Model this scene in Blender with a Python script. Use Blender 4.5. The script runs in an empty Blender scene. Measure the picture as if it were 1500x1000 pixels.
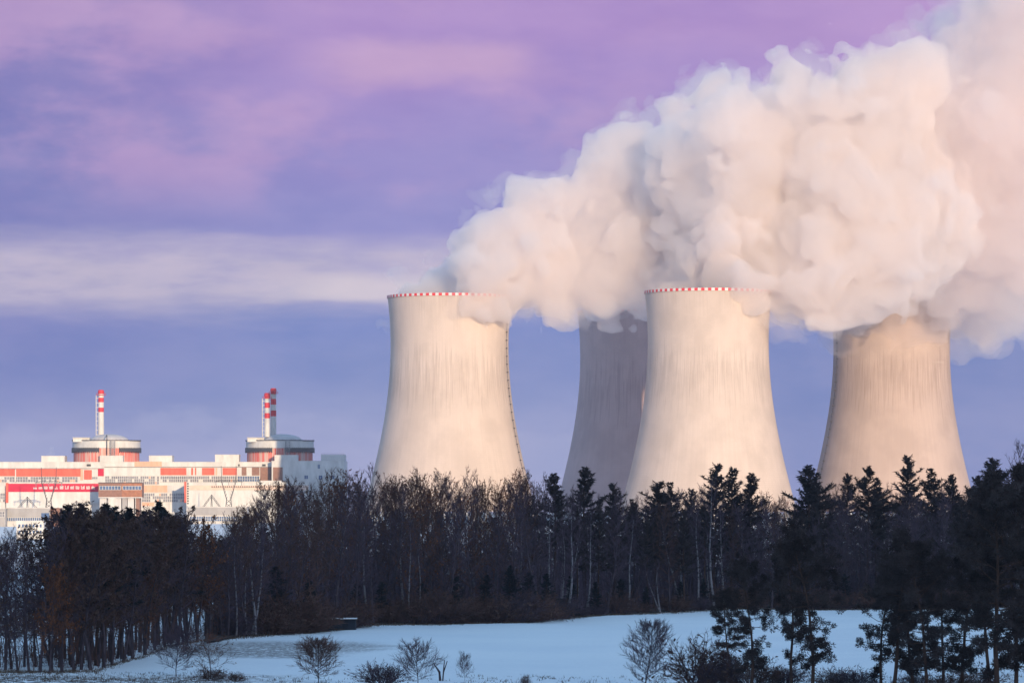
import bpy, math, random
import numpy as np
from mathutils import Vector, Matrix

random.seed(11)
C = bpy.context.scene.collection
SC = bpy.context.scene
R = math.radians
F = 6000.0          # focal length in photo pixels
HORIZON = 740.0     # photo row of the horizon
CAM_Z = 19.0

# ------------------------------------------------------------------ camera
cam_data = bpy.data.cameras.new('camera')
cam = bpy.data.objects.new('camera', cam_data)
C.objects.link(cam)
cam.location = (0, 0, CAM_Z)
cam.rotation_euler = (R(90), 0, 0)
cam_data.sensor_width = 36.0
cam_data.lens = F / 1500.0 * 36.0
cam_data.shift_y = (HORIZON - 500.0) / 1500.0
cam_data.clip_start = 1.0
cam_data.clip_end = 80000.0
SC.camera = cam

# ------------------------------------------------------------------ sun, world, exposure
SUN_EL, SUN_AZ = R(9.0), R(17.0)         # sun behind the camera, to the right of it
sun_dir = Vector((math.sin(SUN_AZ) * math.cos(SUN_EL), -math.cos(SUN_AZ) * math.cos(SUN_EL), math.sin(SUN_EL)))
sl = bpy.data.lights.new('sun', 'SUN')
sl.energy = 3.95
sl.angle = R(0.55)
sl.color = (1.0, 0.735, 0.43)
so = bpy.data.objects.new('sun', sl)
C.objects.link(so)
so.rotation_euler = sun_dir.to_track_quat('Z', 'Y').to_euler()
so.location = (0, 0, 500)

SC.view_settings.view_transform = 'Standard'
SC.view_settings.look = 'None'
SC.view_settings.exposure = 0.5
SC.view_settings.gamma = 1.0
EXPO = 2 ** 0.5

SC.render.engine = 'CYCLES'
cy = SC.cycles
cy.max_bounces = 24
cy.diffuse_bounces = 3
cy.glossy_bounces = 2
cy.transmission_bounces = 4
cy.transparent_max_bounces = 24
cy.volume_bounces = 14
cy.use_denoising = True
cy.use_adaptive_sampling = True
cy.adaptive_threshold = 0.015
cy.caustics_reflective = False
cy.caustics_refractive = False


def srgb(r, g, b, div=1.0):
    f = lambda c: ((c / 255.0) / 12.92 if c / 255.0 < 0.04045 else ((c / 255.0 + 0.055) / 1.055) ** 2.4) / div
    return (f(r), f(g), f(b), 1.0)


class NT:
    """small helper to write node trees"""
    def __init__(s, tree):
        s.t = tree
        s.n = tree.nodes
        s.l = tree.links

    def node(s, typ, **kw):
        nd = s.n.new(typ)
        for k, v in kw.items():
            if k.startswith('_'):
                setattr(nd, k[1:], v)
        return nd

    def link(s, a, b):
        s.l.new(a, b)

    def math(s, op, a, b=None, clamp=False):
        nd = s.n.new('ShaderNodeMath')
        nd.operation = op
        nd.use_clamp = clamp
        for i, v in enumerate((a, b)):
            if v is None:
                continue
            if isinstance(v, (int, float)):
                nd.inputs[i].default_value = v
            else:
                s.l.new(v, nd.inputs[i])
        return nd.outputs[0]

    def step(s, v, a, b, lo=0.0, hi=1.0):
        nd = s.n.new('ShaderNodeMapRange')
        nd.interpolation_type = 'SMOOTHSTEP'
        s.l.new(v, nd.inputs[0])
        nd.inputs[1].default_value = a
        nd.inputs[2].default_value = b
        nd.inputs[3].default_value = lo
        nd.inputs[4].default_value = hi
        return nd.outputs[0]

    def mix(s, fac, a, b, blend='MIX'):
        nd = s.n.new('ShaderNodeMix')
        nd.data_type = 'RGBA'
        nd.blend_type = blend
        for sock, v in ((nd.inputs[0], fac), (nd.inputs[6], a), (nd.inputs[7], b)):
            if isinstance(v, (int, float)):
                sock.default_value = v
            elif isinstance(v, tuple):
                sock.default_value = v
            else:
                s.l.new(v, sock)
        return nd.outputs[2]

    def ramp(s, v, stops):
        nd = s.n.new('ShaderNodeValToRGB')
        cr = nd.color_ramp
        cr.interpolation = 'EASE'
        while len(cr.elements) < len(stops):
            cr.elements.new(0.5)
        for e, (p, c) in zip(cr.elements, stops):
            e.position = p
            e.color = c
        s.l.new(v, nd.inputs[0])
        return nd.outputs[0]

    def noise(s, vec, scale, detail=4.0, rough=0.55, dim='3D'):
        nd = s.n.new('ShaderNodeTexNoise')
        nd.noise_dimensions = dim
        nd.inputs['Scale'].default_value = scale
        nd.inputs['Detail'].default_value = detail
        nd.inputs['Roughness'].default_value = rough
        if vec is not None:
            s.l.new(vec, nd.inputs['Vector'])
        return nd.outputs[0]

    def scaled(s, vec, sx, sy, sz, loc=(0, 0, 0)):
        nd = s.n.new('ShaderNodeMapping')
        nd.inputs['Scale'].default_value = (sx, sy, sz)
        nd.inputs['Location'].default_value = loc
        s.l.new(vec, nd.inputs[0])
        return nd.outputs[0]


world = bpy.data.worlds.new('World')
SC.world = world
world.use_nodes = True
w = NT(world.node_tree)
w.n.clear()
wo = w.node('ShaderNodeOutputWorld')
bg = w.node('ShaderNodeBackground')
w.link(bg.outputs[0], wo.inputs[0])
tc = w.node('ShaderNodeTexCoord').outputs['Generated']
sep = w.node('ShaderNodeSeparateXYZ')
w.link(tc, sep.inputs[0])
X, Yc, Z = sep.outputs
sky = w.node('ShaderNodeTexSky')
sky.sky_type = 'NISHITA'
sky.sun_disc = False
sky.sun_elevation = SUN_EL
sky.sun_rotation = math.pi - SUN_AZ
sky.air_density = 1.0
sky.dust_density = 0.6
sky.ozone_density = 3.0
dome = w.mix(1.0, sky.outputs[0], (0.425, 0.385, 0.327, 1), 'MULTIPLY')
# low sky all round is hazy violet, dimmer than the zenith
dome = w.mix(w.step(Z, 0.55, 0.05), dome, srgb(114, 93, 132, EXPO))
# the evening band opposite the sun: blue at the horizon, violet above, pink higher up
E = EXPO
mr = w.node('ShaderNodeMapRange')
w.link(Z, mr.inputs[0])
mr.inputs[1].default_value = 0.0
mr.inputs[2].default_value = 0.135
t = mr.outputs[0]
wav = w.noise(w.scaled(tc, 9, 1, 40), 1.0, 3.0, 0.5)
t2 = w.math('ADD', t, w.math('MULTIPLY', w.math('SUBTRACT', wav, 0.5), 0.16))
band = w.ramp(t2, [
    (0.00, srgb(164, 169, 203, E)), (0.13, srgb(143, 154, 196, E)), (0.25, srgb(113, 133, 189, E)),
    (0.34, srgb(107, 129, 192, E)), (0.50, srgb(134, 132, 196, E)), (0.64, srgb(146, 134, 198, E)),
    (0.78, srgb(166, 136, 200, E)), (0.88, srgb(174, 138, 200, E)), (1.00, srgb(164, 130, 198, E))])
# bluer towards the left of the view
leftness = w.math('MULTIPLY', w.step(X, -0.03, -0.125), w.step(Z, 0.0, 0.06))
band = w.mix(w.math('MULTIPLY', leftness, 0.75), band, srgb(103, 108, 175, E))
# pink glow to the upper right
rg = w.math('MULTIPLY', w.step(X, 0.02, 0.13), w.step(Z, 0.07, 0.12))
band = w.mix(w.math('MULTIPLY', rg, 0.5), band, srgb(192, 148, 208, E))
# pale stratus streak low on the left
st = w.noise(w.scaled(tc, 22, 2, 150, (3.1, 0, 0.4)), 1.0, 4.0, 0.55)
st_edge = w.math('ADD', Z, w.math('MULTIPLY', w.math('SUBTRACT', st, 0.5), 0.010))
m = w.math('MULTIPLY', w.step(st_edge, 0.0425, 0.0525), w.step(st_edge, 0.0685, 0.0595))
m = w.math('MULTIPLY', m, w.step(X, 0.085, 0.0))
fine = w.noise(w.scaled(tc, 40, 2, 190, (0, 0, 3)), 1.0, 5.0, 0.6)
m = w.math('MULTIPLY', m, w.step(fine, 0.2, 0.66, 0.45, 1.0))
band = w.mix(w.math('MULTIPLY', m, 0.9), band, srgb(206, 192, 204, E))
# brightest strip of it, just left of the nearest tower
b1 = w.math('MULTIPLY', w.step(st_edge, 0.0475, 0.0515), w.step(st_edge, 0.0575, 0.0525))
b1 = w.math('MULTIPLY', b1, w.math('MULTIPLY', w.step(X, -0.075, -0.04), w.step(X, 0.0, -0.02)))
band = w.mix(w.math('MULTIPLY', b1, 0.75), band, srgb(226, 212, 212, E))
# lilac altocumulus patches high up
pn = w.noise(w.scaled(tc, 24, 3, 52, (1.7, 0.3, 2.2)), 1.0, 5.0, 0.55)
pm = w.math('MULTIPLY', w.step(pn, 0.42, 0.66), w.math('MULTIPLY', w.step(Z, 0.066, 0.085), w.step(X, 0.055, 0.0, 0.25, 1.0)))
band = w.mix(w.math('MULTIPLY', pm, 0.8), band, srgb(192, 154, 200, E))
# one long peach streak
pk_z = w.math('ADD', Z, w.math('MULTIPLY', w.math('SUBTRACT', pn, 0.5), 0.016))
pk = w.math('MULTIPLY', w.step(pk_z, 0.098, 0.1075), w.step(pk_z, 0.1135, 0.1095))
pk = w.math('MULTIPLY', pk, w.math('MULTIPLY', w.step(X, -0.06, -0.03), w.step(X, 0.012, -0.005)))
band = w.mix(w.math('MULTIPLY', pk, 0.8), band, srgb(208, 168, 204, E))
# low pale cumulus near the horizon
ln = w.noise(w.scaled(tc, 34, 3, 70, (7.7, 0.3, 0.2)), 1.0, 5.0, 0.6)
lz = w.math('ADD', Z, w.math('MULTIPLY', w.math('SUBTRACT', ln, 0.5), 0.028))
lm = w.step(lz, 0.0225, 0.0165)
band = w.mix(w.math('MULTIPLY', lm, 0.5), band, srgb(168, 172, 206, E))
rb = w.math('MULTIPLY', w.step(X, 0.02, 0.075), w.step(Z, 0.055, 0.035))
band = w.mix(w.math('MULTIPLY', rb, 0.75), band, srgb(106, 125, 181, E))
grain = w.noise(w.scaled(tc, 26, 4, 70), 1.0, 6.0, 0.58)
band = w.mix(0.15, band, w.mix(w.step(grain, 0.3, 0.7), srgb(105, 105, 178, E), srgb(200, 178, 215, E)))
fr = w.math('MULTIPLY', w.step(Yc, 0.25, 0.8), w.step(Z, 0.34, 0.13))
col = w.mix(fr, dome, band)
w.link(col, bg.inputs[0])
bg.inputs[1].default_value = 1.0


# ------------------------------------------------------------------ helpers
def P(px, py, Y):
    return ((px - 750.0) / F * Y, Y, CAM_Z + (HORIZON - py) / F * Y)


def gz(x, y):
    """height of the ground"""
    t = min(1.0, max(0.0, (y - 1300.0) / 1500.0))
    return 6.0 * t * t * (3 - 2 * t)


class MB:
    """collects faces of one mesh"""
    def __init__(s):
        s.v, s.f, s.m = [], [], []

    def add(s, vs, fs, mi=0):
        o = len(s.v)
        s.v.extend(vs)
        s.f.extend([tuple(i + o for i in f) for f in fs])
        s.m.extend([mi] * len(fs))
        return s

    def box(s, x0, x1, y0, y1, z0, z1, mi=0):
        return s.add([(x0, y0, z0), (x1, y0, z0), (x1, y1, z0), (x0, y1, z0), (x0, y0, z1), (x1, y0, z1), (x1, y1, z1), (x0, y1, z1)],
                     [(0, 3, 2, 1), (4, 5, 6, 7), (0, 1, 5, 4), (1, 2, 6, 5), (2, 3, 7, 6), (3, 0, 4, 7)], mi)

    def tube(s, pts, rad, k=6, mi=0, cap=True):
        pts = [Vector(p) for p in pts]
        vs, fs = [], []
        for i, p in enumerate(pts):
            d = (pts[min(i + 1, len(pts) - 1)] - pts[max(i - 1, 0)])
            d = d.normalized() if d.length > 1e-9 else Vector((0, 0, 1))
            a = d.orthogonal().normalized() if abs(d.z) < 0.95 else Vector((1, 0, 0))
            a = (a - d * a.dot(d)).normalized()
            b = d.cross(a)
            r = rad[i] if isinstance(rad, (list, tuple)) else rad
            for j in range(k):
                th = 2 * math.pi * j / k
                vs.append(tuple(p + (a * math.cos(th) + b * math.sin(th)) * r))
        for i in range(len(pts) - 1):
            for j in range(k):
                j2 = (j + 1) % k
                fs.append((i * k + j, i * k + j2, (i + 1) * k + j2, (i + 1) * k + j))
        if cap and k > 3:
            fs.append(tuple(range(k - 1, -1, -1)))
            fs.append(tuple((len(pts) - 1) * k + j for j in range(k)))
        return s.add(vs, fs, mi)

    def lathe(s, prof, cx, cy, k=64, mi=0, mfun=None, a0=0.0, a1=2 * math.pi):
        """profile of (r, z) turned about a vertical axis"""
        full = abs(a1 - a0 - 2 * math.pi) < 1e-6
        n = k if full else k + 1
        vs, fs, ms = [], [], []
        for r, z in prof:
            for j in range(n):
                a = a0 + (a1 - a0) * j / k
                vs.append((cx + r * math.cos(a), cy + r * math.sin(a), z))
        for i in range(len(prof) - 1):
            for j in range(k):
                j2 = (j + 1) % n
                fs.append((i * n + j, i * n + j2, (i + 1) * n + j2, (i + 1) * n + j))
                ms.append(mfun(i, j) if mfun else mi)
        o = len(s.v)
        s.v.extend(vs)
        s.f.extend([tuple(q + o for q in f) for f in fs])
        s.m.extend(ms)
        return s

    def build(s, name, mats, parent=None, smooth=False):
        if not isinstance(mats, (list, tuple)):
            mats = [mats]
        off = Vector((0, 0, 0))
        q = parent
        while q is not None:
            off += q.location
            q = q.parent
        me = bpy.data.meshes.new(name)
        me.from_pydata([(a - off.x, b - off.y, c - off.z) for a, b, c in s.v], [], s.f)
        for mm in mats:
            me.materials.append(mm)
        if len(mats) > 1:
            me.polygons.foreach_set('material_index', s.m)
        if smooth:
            me.polygons.foreach_set('use_smooth', [True] * len(me.polygons))
        me.update()
        o = bpy.data.objects.new(name, me)
        C.objects.link(o)
        if parent is not None:
            o.parent = parent
        return o


def tag(o, label=None, cat=None, group=None, kind=None):
    if label:
        o['label'] = label
    if cat:
        o['category'] = cat
    if group:
        o['group'] = group
    if kind:
        o['kind'] = kind
    return o


def thing(name, label, cat, loc=(0, 0, 0), group=None):
    o = bpy.data.objects.new(name, None)
    C.objects.link(o)
    o.location = loc
    o.empty_display_size = 0.5
    return tag(o, label, cat, group)


def dup(root, loc, rotz, scale, label, group=None):
    r = root.copy()
    C.objects.link(r)
    r.location = loc
    r.rotation_euler = (0, 0, rotz)
    r.scale = scale
    r['label'] = label
    if group:
        r['group'] = group
    elif 'group' in r.keys():
        del r['group']
    for ch in root.children:
        c = ch.copy()
        C.objects.link(c)
        c.parent = r
    return r


def mat(name, col, rough=0.8, var=0.25, scale=1.0, stretch=(1, 1, 1), col2=None, spec=0.3):
    """procedural surface: base colour broken up by noise"""
    m = bpy.data.materials.new(name)
    m.use_nodes = True
    t = NT(m.node_tree)
    b = t.n['Principled BSDF']
    co = t.node('ShaderNodeTexCoord').outputs['Object']
    nz = t.noise(t.scaled(co, *stretch), scale, 5.0, 0.6)
    c1 = tuple(c * (1 - var) for c in col[:3]) + (1,)
    c2 = tuple(min(1, c * (1 + var)) for c in (col2 or col)[:3]) + (1,)
    t.link(t.mix(t.step(nz, 0.3, 0.7), c1, c2), b.inputs['Base Color'])
    b.inputs['Roughness'].default_value = rough
    b.inputs['Specular IOR Level'].default_value = spec
    return m


# ------------------------------------------------------------------ materials
def concrete(name, seed, base):
    m = bpy.data.materials.new(name)
    m.use_nodes = True
    t = NT(m.node_tree)
    b = t.n['Principled BSDF']
    co = t.node('ShaderNodeTexCoord').outputs['Object']
    sp = t.node('ShaderNodeSeparateXYZ')
    t.link(co, sp.inputs[0])
    ang = t.math('ARCTAN2', sp.outputs[1], sp.outputs[0])
    cv = t.node('ShaderNodeCombineXYZ')
    t.link(t.math('MULTIPLY', ang, 50.0), cv.inputs[0])
    t.link(sp.outputs[2], cv.inputs[2])
    cv.inputs[1].default_value = seed * 13.7
    v = cv.outputs[0]
    # rain streaks from a stain band, painted to stand in for steam shade too
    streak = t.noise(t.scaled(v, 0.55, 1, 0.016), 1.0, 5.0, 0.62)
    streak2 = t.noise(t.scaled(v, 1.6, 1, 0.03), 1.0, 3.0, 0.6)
    blot = t.noise(t.scaled(v, 0.05, 1, 0.05), 1.0, 4.0, 0.55)  # blotchy weathering, also a painted stand-in for steam shade
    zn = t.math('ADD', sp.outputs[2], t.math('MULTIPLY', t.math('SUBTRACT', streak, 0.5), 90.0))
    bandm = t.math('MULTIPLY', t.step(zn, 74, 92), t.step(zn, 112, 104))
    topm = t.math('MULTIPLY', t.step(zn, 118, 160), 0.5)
    dirt_shade = t.math('ADD', t.math('MULTIPLY', bandm, 0.85 if seed < 4 else 1.0), topm)
    dirt_shade = t.math('MULTIPLY', dirt_shade, t.step(streak2, 0.35, 0.7))
    rib = t.math('SINE', t.math('MULTIPLY', ang, 180.0))
    liftline = t.math('SINE', t.math('MULTIPLY', sp.outputs[2], 4.6))
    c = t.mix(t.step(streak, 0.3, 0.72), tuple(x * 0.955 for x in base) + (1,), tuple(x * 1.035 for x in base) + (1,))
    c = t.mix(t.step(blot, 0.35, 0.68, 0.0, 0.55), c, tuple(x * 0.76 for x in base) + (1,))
    c = t.mix(t.math('MULTIPLY', dirt_shade, 0.6, True), c, (base[0] * 0.52, base[1] * 0.5, base[2] * 0.5, 1))
    c = t.mix(t.step(rib, 0.80, 1.0, 0.0, 0.06), c, tuple(x * 0.62 for x in base) + (1,))
    c = t.mix(t.step(liftline, 0.75, 1.0, 0.0, 0.20), c, tuple(x * 0.7 for x in base) + (1,))
    t.link(c, b.inputs['Base Color'])
    b.inputs['Roughness'].default_value = 0.9
    b.inputs['Specular IOR Level'].default_value = 0.15
    return m


M_WHITE = mat('white_paint', (0.55, 0.54, 0.54), 0.6, 0.12, 0.25, (1, 1, 0.3))
M_RED = mat('red_paint', (0.55, 0.035, 0.05), 0.6, 0.12, 0.5)
M_SALMON = mat('salmon_panel', (0.60, 0.115, 0.078), 0.7, 0.16, 0.35, (1, 1, 0.25))
M_PEACH = mat('peach_panel', (0.66, 0.36, 0.26), 0.7, 0.12, 0.35, (1, 1, 0.25))
M_CRIMSON = mat('crimson_panel', (0.48, 0.008, 0.045), 0.6, 0.08, 0.3)
M_BROWN = mat('brown_panel', (0.24, 0.13, 0.10), 0.75, 0.14, 0.5)
M_GREY = mat('grey_render', (0.33, 0.32, 0.33), 0.85, 0.10, 0.2, (1, 1, 0.4))
M_LGREY = mat('light_grey_render', (0.52, 0.51, 0.52), 0.85, 0.08, 0.2, (1, 1, 0.4))
M_STEEL = mat('dark_steel', (0.055, 0.055, 0.065), 0.6, 0.25, 0.6)
M_MSTEEL = mat('galvanised_steel', (0.22, 0.22, 0.24), 0.55, 0.2, 0.8)
M_DOME = mat('dome_metal', (0.46, 0.44, 0.46), 0.6, 0.10, 0.15)
M_MULL = mat('window_mullion', (0.55, 0.54, 0.53), 0.7, 0.08, 1.0)
M_GLASS = mat('window_glass', (0.20, 0.20, 0.235), 0.25, 0.3, 0.4, (1, 1, 1), None, 0.5)
M_BGLASS = mat('blue_window_glass', (0.07, 0.12, 0.24), 0.25, 0.3, 0.4, (1, 1, 1), None, 0.5)
M_BARK = mat('dark_bark', (0.070, 0.050, 0.056), 0.95, 0.35, 3.0, (1, 1, 0.25), spec=0.04)
M_TWIG = mat('twig_brown', (0.084, 0.056, 0.070), 0.95, 0.35, 0.6, spec=0.04)
M_TWIGR = mat('russet_twig', (0.105, 0.054, 0.044), 0.95, 0.35, 0.6, spec=0.04)
M_THICKET = mat('thicket_twigs', (0.100, 0.070, 0.095), 0.95, 0.35, 0.5, spec=0.04)
M_LEAF = mat('dead_oak_leaves', (0.17, 0.062, 0.027), 0.9, 0.45, 0.35, spec=0.04)
M_LEAFD = mat('dull_dead_leaves', (0.088, 0.050, 0.038), 0.9, 0.4, 0.35, spec=0.04)
M_PINE = mat('pine_needles', (0.052, 0.038, 0.036), 0.9, 0.45, 0.35, spec=0.04)
M_SPRUCE = mat('spruce_needles', (0.024, 0.026, 0.028), 0.9, 0.45, 0.35, spec=0.04)
M_PBARK = mat('pine_bark', (0.070, 0.040, 0.030), 0.95, 0.35, 2.0, (1, 1, 0.3), spec=0.04)
M_GRASS = mat('dead_grass', (0.11, 0.075, 0.052), 0.95, 0.45, 0.4, spec=0.04)
M_SNOWCAP = mat('snow_cap', (0.80, 0.80, 0.82), 0.8, 0.05, 0.5)


def birch_mat():
    m = bpy.data.materials.new('birch_bark')
    m.use_nodes = True
    t = NT(m.node_tree)
    b = t.n['Principled BSDF']
    co = t.node('ShaderNodeTexCoord').outputs['Object']
    n = t.noise(t.scaled(co, 1.5, 1.5, 2.2), 1.0, 3.0, 0.6)
    t.link(t.mix(t.step(n, 0.50, 0.62), (0.20, 0.175, 0.185, 1), (0.05, 0.042, 0.045, 1)), b.inputs['Base Color'])
    b.inputs['Roughness'].default_value = 0.9
    return m


M_BIRCH = birch_mat()


def ground_mat():
    m = bpy.data.materials.new('snow_field')
    m.use_nodes = True
    t = NT(m.node_tree)
    b = t.n['Principled BSDF']
    co = t.node('ShaderNodeTexCoord').outputs['Object']
    sp = t.node('ShaderNodeSeparateXYZ')
    t.link(co, sp.inputs[0])
    x, y = sp.outputs[0], sp.outputs[1]
    big = t.noise(co, 0.03, 4, 0.55)
    fine = t.noise(t.scaled(co, 1.0, 0.35, 1), 0.9, 6, 0.7)
    fine2 = t.noise(t.scaled(co, 1, 0.25, 1), 2.6, 5, 0.7)
    snow = t.mix(t.step(big, 0.3, 0.7), (0.77, 0.78, 0.80, 1), (0.84, 0.84, 0.84, 1))
    snow = t.mix(t.step(fine2, 0.25, 0.75, 0.0, 0.26), snow, (0.60, 0.62, 0.68, 1))
    # bare stubble strips left of the field's far edge
    sx = t.math('DIVIDE', t.math('ADD', x, 32.0), 17.0)
    sy = t.math('DIVIDE', t.math('SUBTRACT', y, 545.0), 34.0)
    dd = t.math('ADD', t.math('MULTIPLY', sx, sx), t.math('MULTIPLY', sy, sy))
    stub = t.step(t.math('ADD', dd, t.math('MULTIPLY', t.math('SUBTRACT', big, 0.5), 1.6)), 1.2, 0.3)
    stubn = t.step(t.math('ADD', t.math('MULTIPLY', fine, 0.5), t.math('MULTIPLY', fine2, 0.5)), 0.37, 0.55)
    c = t.mix(t.math('MULTIPLY', stub, t.math('MULTIPLY', stubn, 0.85)), snow, (0.16, 0.13, 0.12, 1))
    # ploughed strip along the near left edge
    pl = t.math('MULTIPLY', t.step(y, 466.0, 452.0), t.step(x, -18.0, -34.0))
    c = t.mix(t.math('MULTIPLY', pl, t.step(fine, 0.42, 0.56, 0.0, 0.92)), c, (0.085, 0.06, 0.05, 1))
    t.link(c, b.inputs['Base Color'])
    b.inputs['Roughness'].default_value = 0.75
    b.inputs['Specular IOR Level'].default_value = 0.2
    bp = t.node('ShaderNodeBump')
    bp.inputs['Strength'].default_value = 0.5
    bp.inputs['Distance'].default_value = 0.25
    t.link(fine, bp.inputs['Height'])
    t.link(bp.outputs[0], b.inputs['Normal'])
    return m


# ------------------------------------------------------------------ ground, and an added ridge for shade
def grid(name, xs, ys, zf, m, smooth=True):
    b = MB()
    n = len(xs)
    b.v = [(x, y, zf(x, y)) for y in ys for x in xs]
    b.f = [(j * n + i, j * n + i + 1, (j + 1) * n + i + 1, (j + 1) * n + i) for j in range(len(ys) - 1) for i in range(n - 1)]
    b.m = [0] * len(b.f)
    return b.build(name, m, None, smooth)


def edge_y(px):
    """distance of the forest's front edge along the photo column px"""
    cols = [(300, 560), (340, 590), (470, 622), (560, 652), (760, 668), (900, 715), (1050, 745), (1300, 757), (1500, 765), (1700, 770)]
    for (a, u), (b, v) in zip(cols, cols[1:]):
        if px <= b:
            return u + (v - u) * (px - a) / (b - a)
    return 770


def field_z(x, y):
    h = gz(x, y)
    if y < 1000:
        h += 0.10 * math.sin(x * 0.23 + y * 0.031) + 0.12 * math.sin(y * 0.11 + x * 0.05)
    return h


xs = [-2600, -1500, -700, -400] + [i * 6 for i in range(-33, 34)] + [400, 700, 1500, 2600]
ys = [-250, 100, 300] + [400 + i * 6 for i in range(70)] + [850, 950, 1100, 1300, 1500, 1700, 1900, 2100, 2300, 2500, 2800, 3200, 4000, 5200, 7000]
tag(grid('ground', xs, ys, field_z, ground_mat()), kind='structure')


def shade_ridge_z(x, y):  # unseen ridge behind the camera, added to shade field and forest
    s = min(1.0, max(0.0, (-250.0 - y) / 950.0))
    h = 385.0 * s * s * (3 - 2 * s)
    return h * (1 + 0.04 * math.sin(x * 0.004) + 0.025 * math.sin(x * 0.013 + 1.2))


tag(grid('shade_ridge', [-2600 + i * 200 for i in range(27)], [-250 - i * 95 for i in range(11)] + [-1500], lambda x, y: shade_ridge_z(x, y) - 0.02,
         mat('shade_ridge_snow', (0.55, 0.56, 0.58), 0.9, 0.3, 0.01)), kind='structure')

# brown leaf litter under the trees, a sheet just above the snow
b = MB()
left, right = [], []
for px in range(300, 1760, 20):
    Ye = edge_y(px) - 1.5 + 1.8 * math.sin(px * 0.11) + 1.2 * math.sin(px * 0.31)
    Yb = Ye + 170
    left.append(((px - 750) / F * Ye, Ye))
    right.append(((px - 750) / F * Yb, Yb))
nn = len(left)
rows = 12
for j in range(rows + 1):
    for i in range(nn):
        x = left[i][0] + (right[i][0] - left[i][0]) * j / rows
        y = left[i][1] + (right[i][1] - left[i][1]) * j / rows
        b.v.append((x, y, field_z(x, y) + 0.25))
b.f = [(j * nn + i, j * nn + i + 1, (j + 1) * nn + i + 1, (j + 1) * nn + i) for j in range(rows) for i in range(nn - 1)]
b.m = [0] * len(b.f)
tag(b.build('forest_floor', mat('leaf_litter', (0.055, 0.036, 0.030), 0.95, 0.4, 0.5), None, True), kind='structure')

# ------------------------------------------------------------------ cooling towers
R_TH, Z_TH, B_TH, H_T = 40.1, 121.0, 104.0, 155.0


def tower_r(z):
    return R_TH * math.sqrt(1 + ((z - Z_TH) / B_TH) ** 2)


def cooling_tower(px, Y, scale, label, seed, base, ladder=None):
    x = (px - 750) / F * Y
    z0 = gz(x, Y)
    t = thing('cooling_tower', label, 'cooling tower', (x, Y, z0), 'hyperbolic cooling towers')
    k = 144
    s = scale
    b = MB()
    zs = [9 + (H_T - 9) * i / 60 for i in range(61)]
    prof = [(tower_r(z) * s, z0 + z * s) for z in zs]
    prof += [((tower_r(H_T) - 0.9) * s, z0 + H_T * s)]
    prof += [((tower_r(z) - 0.9) * s, z0 + z * s) for z in reversed(zs[::4])]
    b.lathe(prof, x, Y, k)
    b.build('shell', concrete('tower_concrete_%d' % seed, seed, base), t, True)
    b = MB()
    r = tower_r(H_T) * s
    zt = z0 + H_T * s
    b.lathe([(r + 0.35, zt - 1.5), (r + 0.35, zt + 0.25), (r - 1.1, zt + 0.25), (r - 1.1, zt - 1.5)], x, Y, 120, 0,
            lambda i, j: (j % 2))
    b.build('rim_marking', [M_WHITE, M_RED], t)
    b = MB()
    rb, rt = tower_r(0) * s + 1.5, tower_r(9) * s - 0.4
    for j in range(48):
        for sg in (-1, 1):
            a, a2 = 2 * math.pi * j / 48, 2 * math.pi * (j + 0.5 * sg) / 48
            b.tube([(x + rb * math.cos(a), Y + rb * math.sin(a), z0 - 0.3), (x + rt * math.cos(a2), Y + rt * math.sin(a2), z0 + 9.4 * s)], 0.55, 5)
    b.build('support_columns', M_LGREY, t)
    if ladder is not None:
        b = MB()
        ca, sa = math.cos(ladder), math.sin(ladder)
        for off in (-0.5, 0.5):
            b.tube([(x + (tower_r(z) * s + 0.7) * ca - sa * off, Y + (tower_r(z) * s + 0.7) * sa + ca * off, z0 + z * s) for z in zs[::2]], 0.07, 4)
        for i in range(0, 27):
            z = 11 + i * 5.4
            rr = tower_r(z) * s
            cx, cy_ = x + (rr + 0.75) * ca, Y + (rr + 0.75) * sa
            b.box(cx - 0.6, cx + 0.6, cy_ - 0.6, cy_ + 0.6, z0 + z * s, z0 + z * s + 0.55)
        b.build('ladder', M_STEEL, t)
    return t


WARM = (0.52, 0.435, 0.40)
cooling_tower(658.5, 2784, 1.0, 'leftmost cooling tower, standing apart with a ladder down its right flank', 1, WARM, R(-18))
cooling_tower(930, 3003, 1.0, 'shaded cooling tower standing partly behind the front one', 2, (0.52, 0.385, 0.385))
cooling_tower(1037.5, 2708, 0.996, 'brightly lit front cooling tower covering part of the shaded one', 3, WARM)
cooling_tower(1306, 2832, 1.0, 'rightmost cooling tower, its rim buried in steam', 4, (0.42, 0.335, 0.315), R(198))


# ------------------------------------------------------------------ power plant buildings
def px_box(b, x0, x1, y0, y1, Y, depth, mi=0, base=None):
    X0, _, Z1 = P(x0, y0, Y)
    X1, _, Z0 = P(x1, y1, Y)
    if base is not None:
        Z0 = base
    return b.box(X0, X1, Y, Y + depth, Z0, Z1, mi)


def building(name, label, cat, x0, x1, y0, Y, depth, m, group=None):
    xc = ((x0 + x1) / 2 - 750) / F * Y
    t = thing(name, label, cat, (xc, Y + depth / 2, gz(xc, Y)), group)
    b = MB()
    px_box(b, x0, x1, y0, 0, Y, depth, 0, gz(xc, Y) - 0.5)
    # parapet lip
    X0, _, Z1 = P(x0, y0, Y)
    X1 = (x1 - 750) / F * Y
    b.box(X0 - 0.25, X1 + 0.25, Y - 0.25, Y + depth + 0.25, Z1 + 0.003, Z1 + 0.45)
    b.build('wall', m, t)
    return t


def panel(t, name, x0, x1, y0, y1, Y, m, proud=0.25, label=None):
    b = MB()
    px_box(b, x0, x1, y0, y1, Y - proud, proud - 0.02)
    o = b.build(name, m, t)
    if label:
        o['label'] = label
    return o


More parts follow.
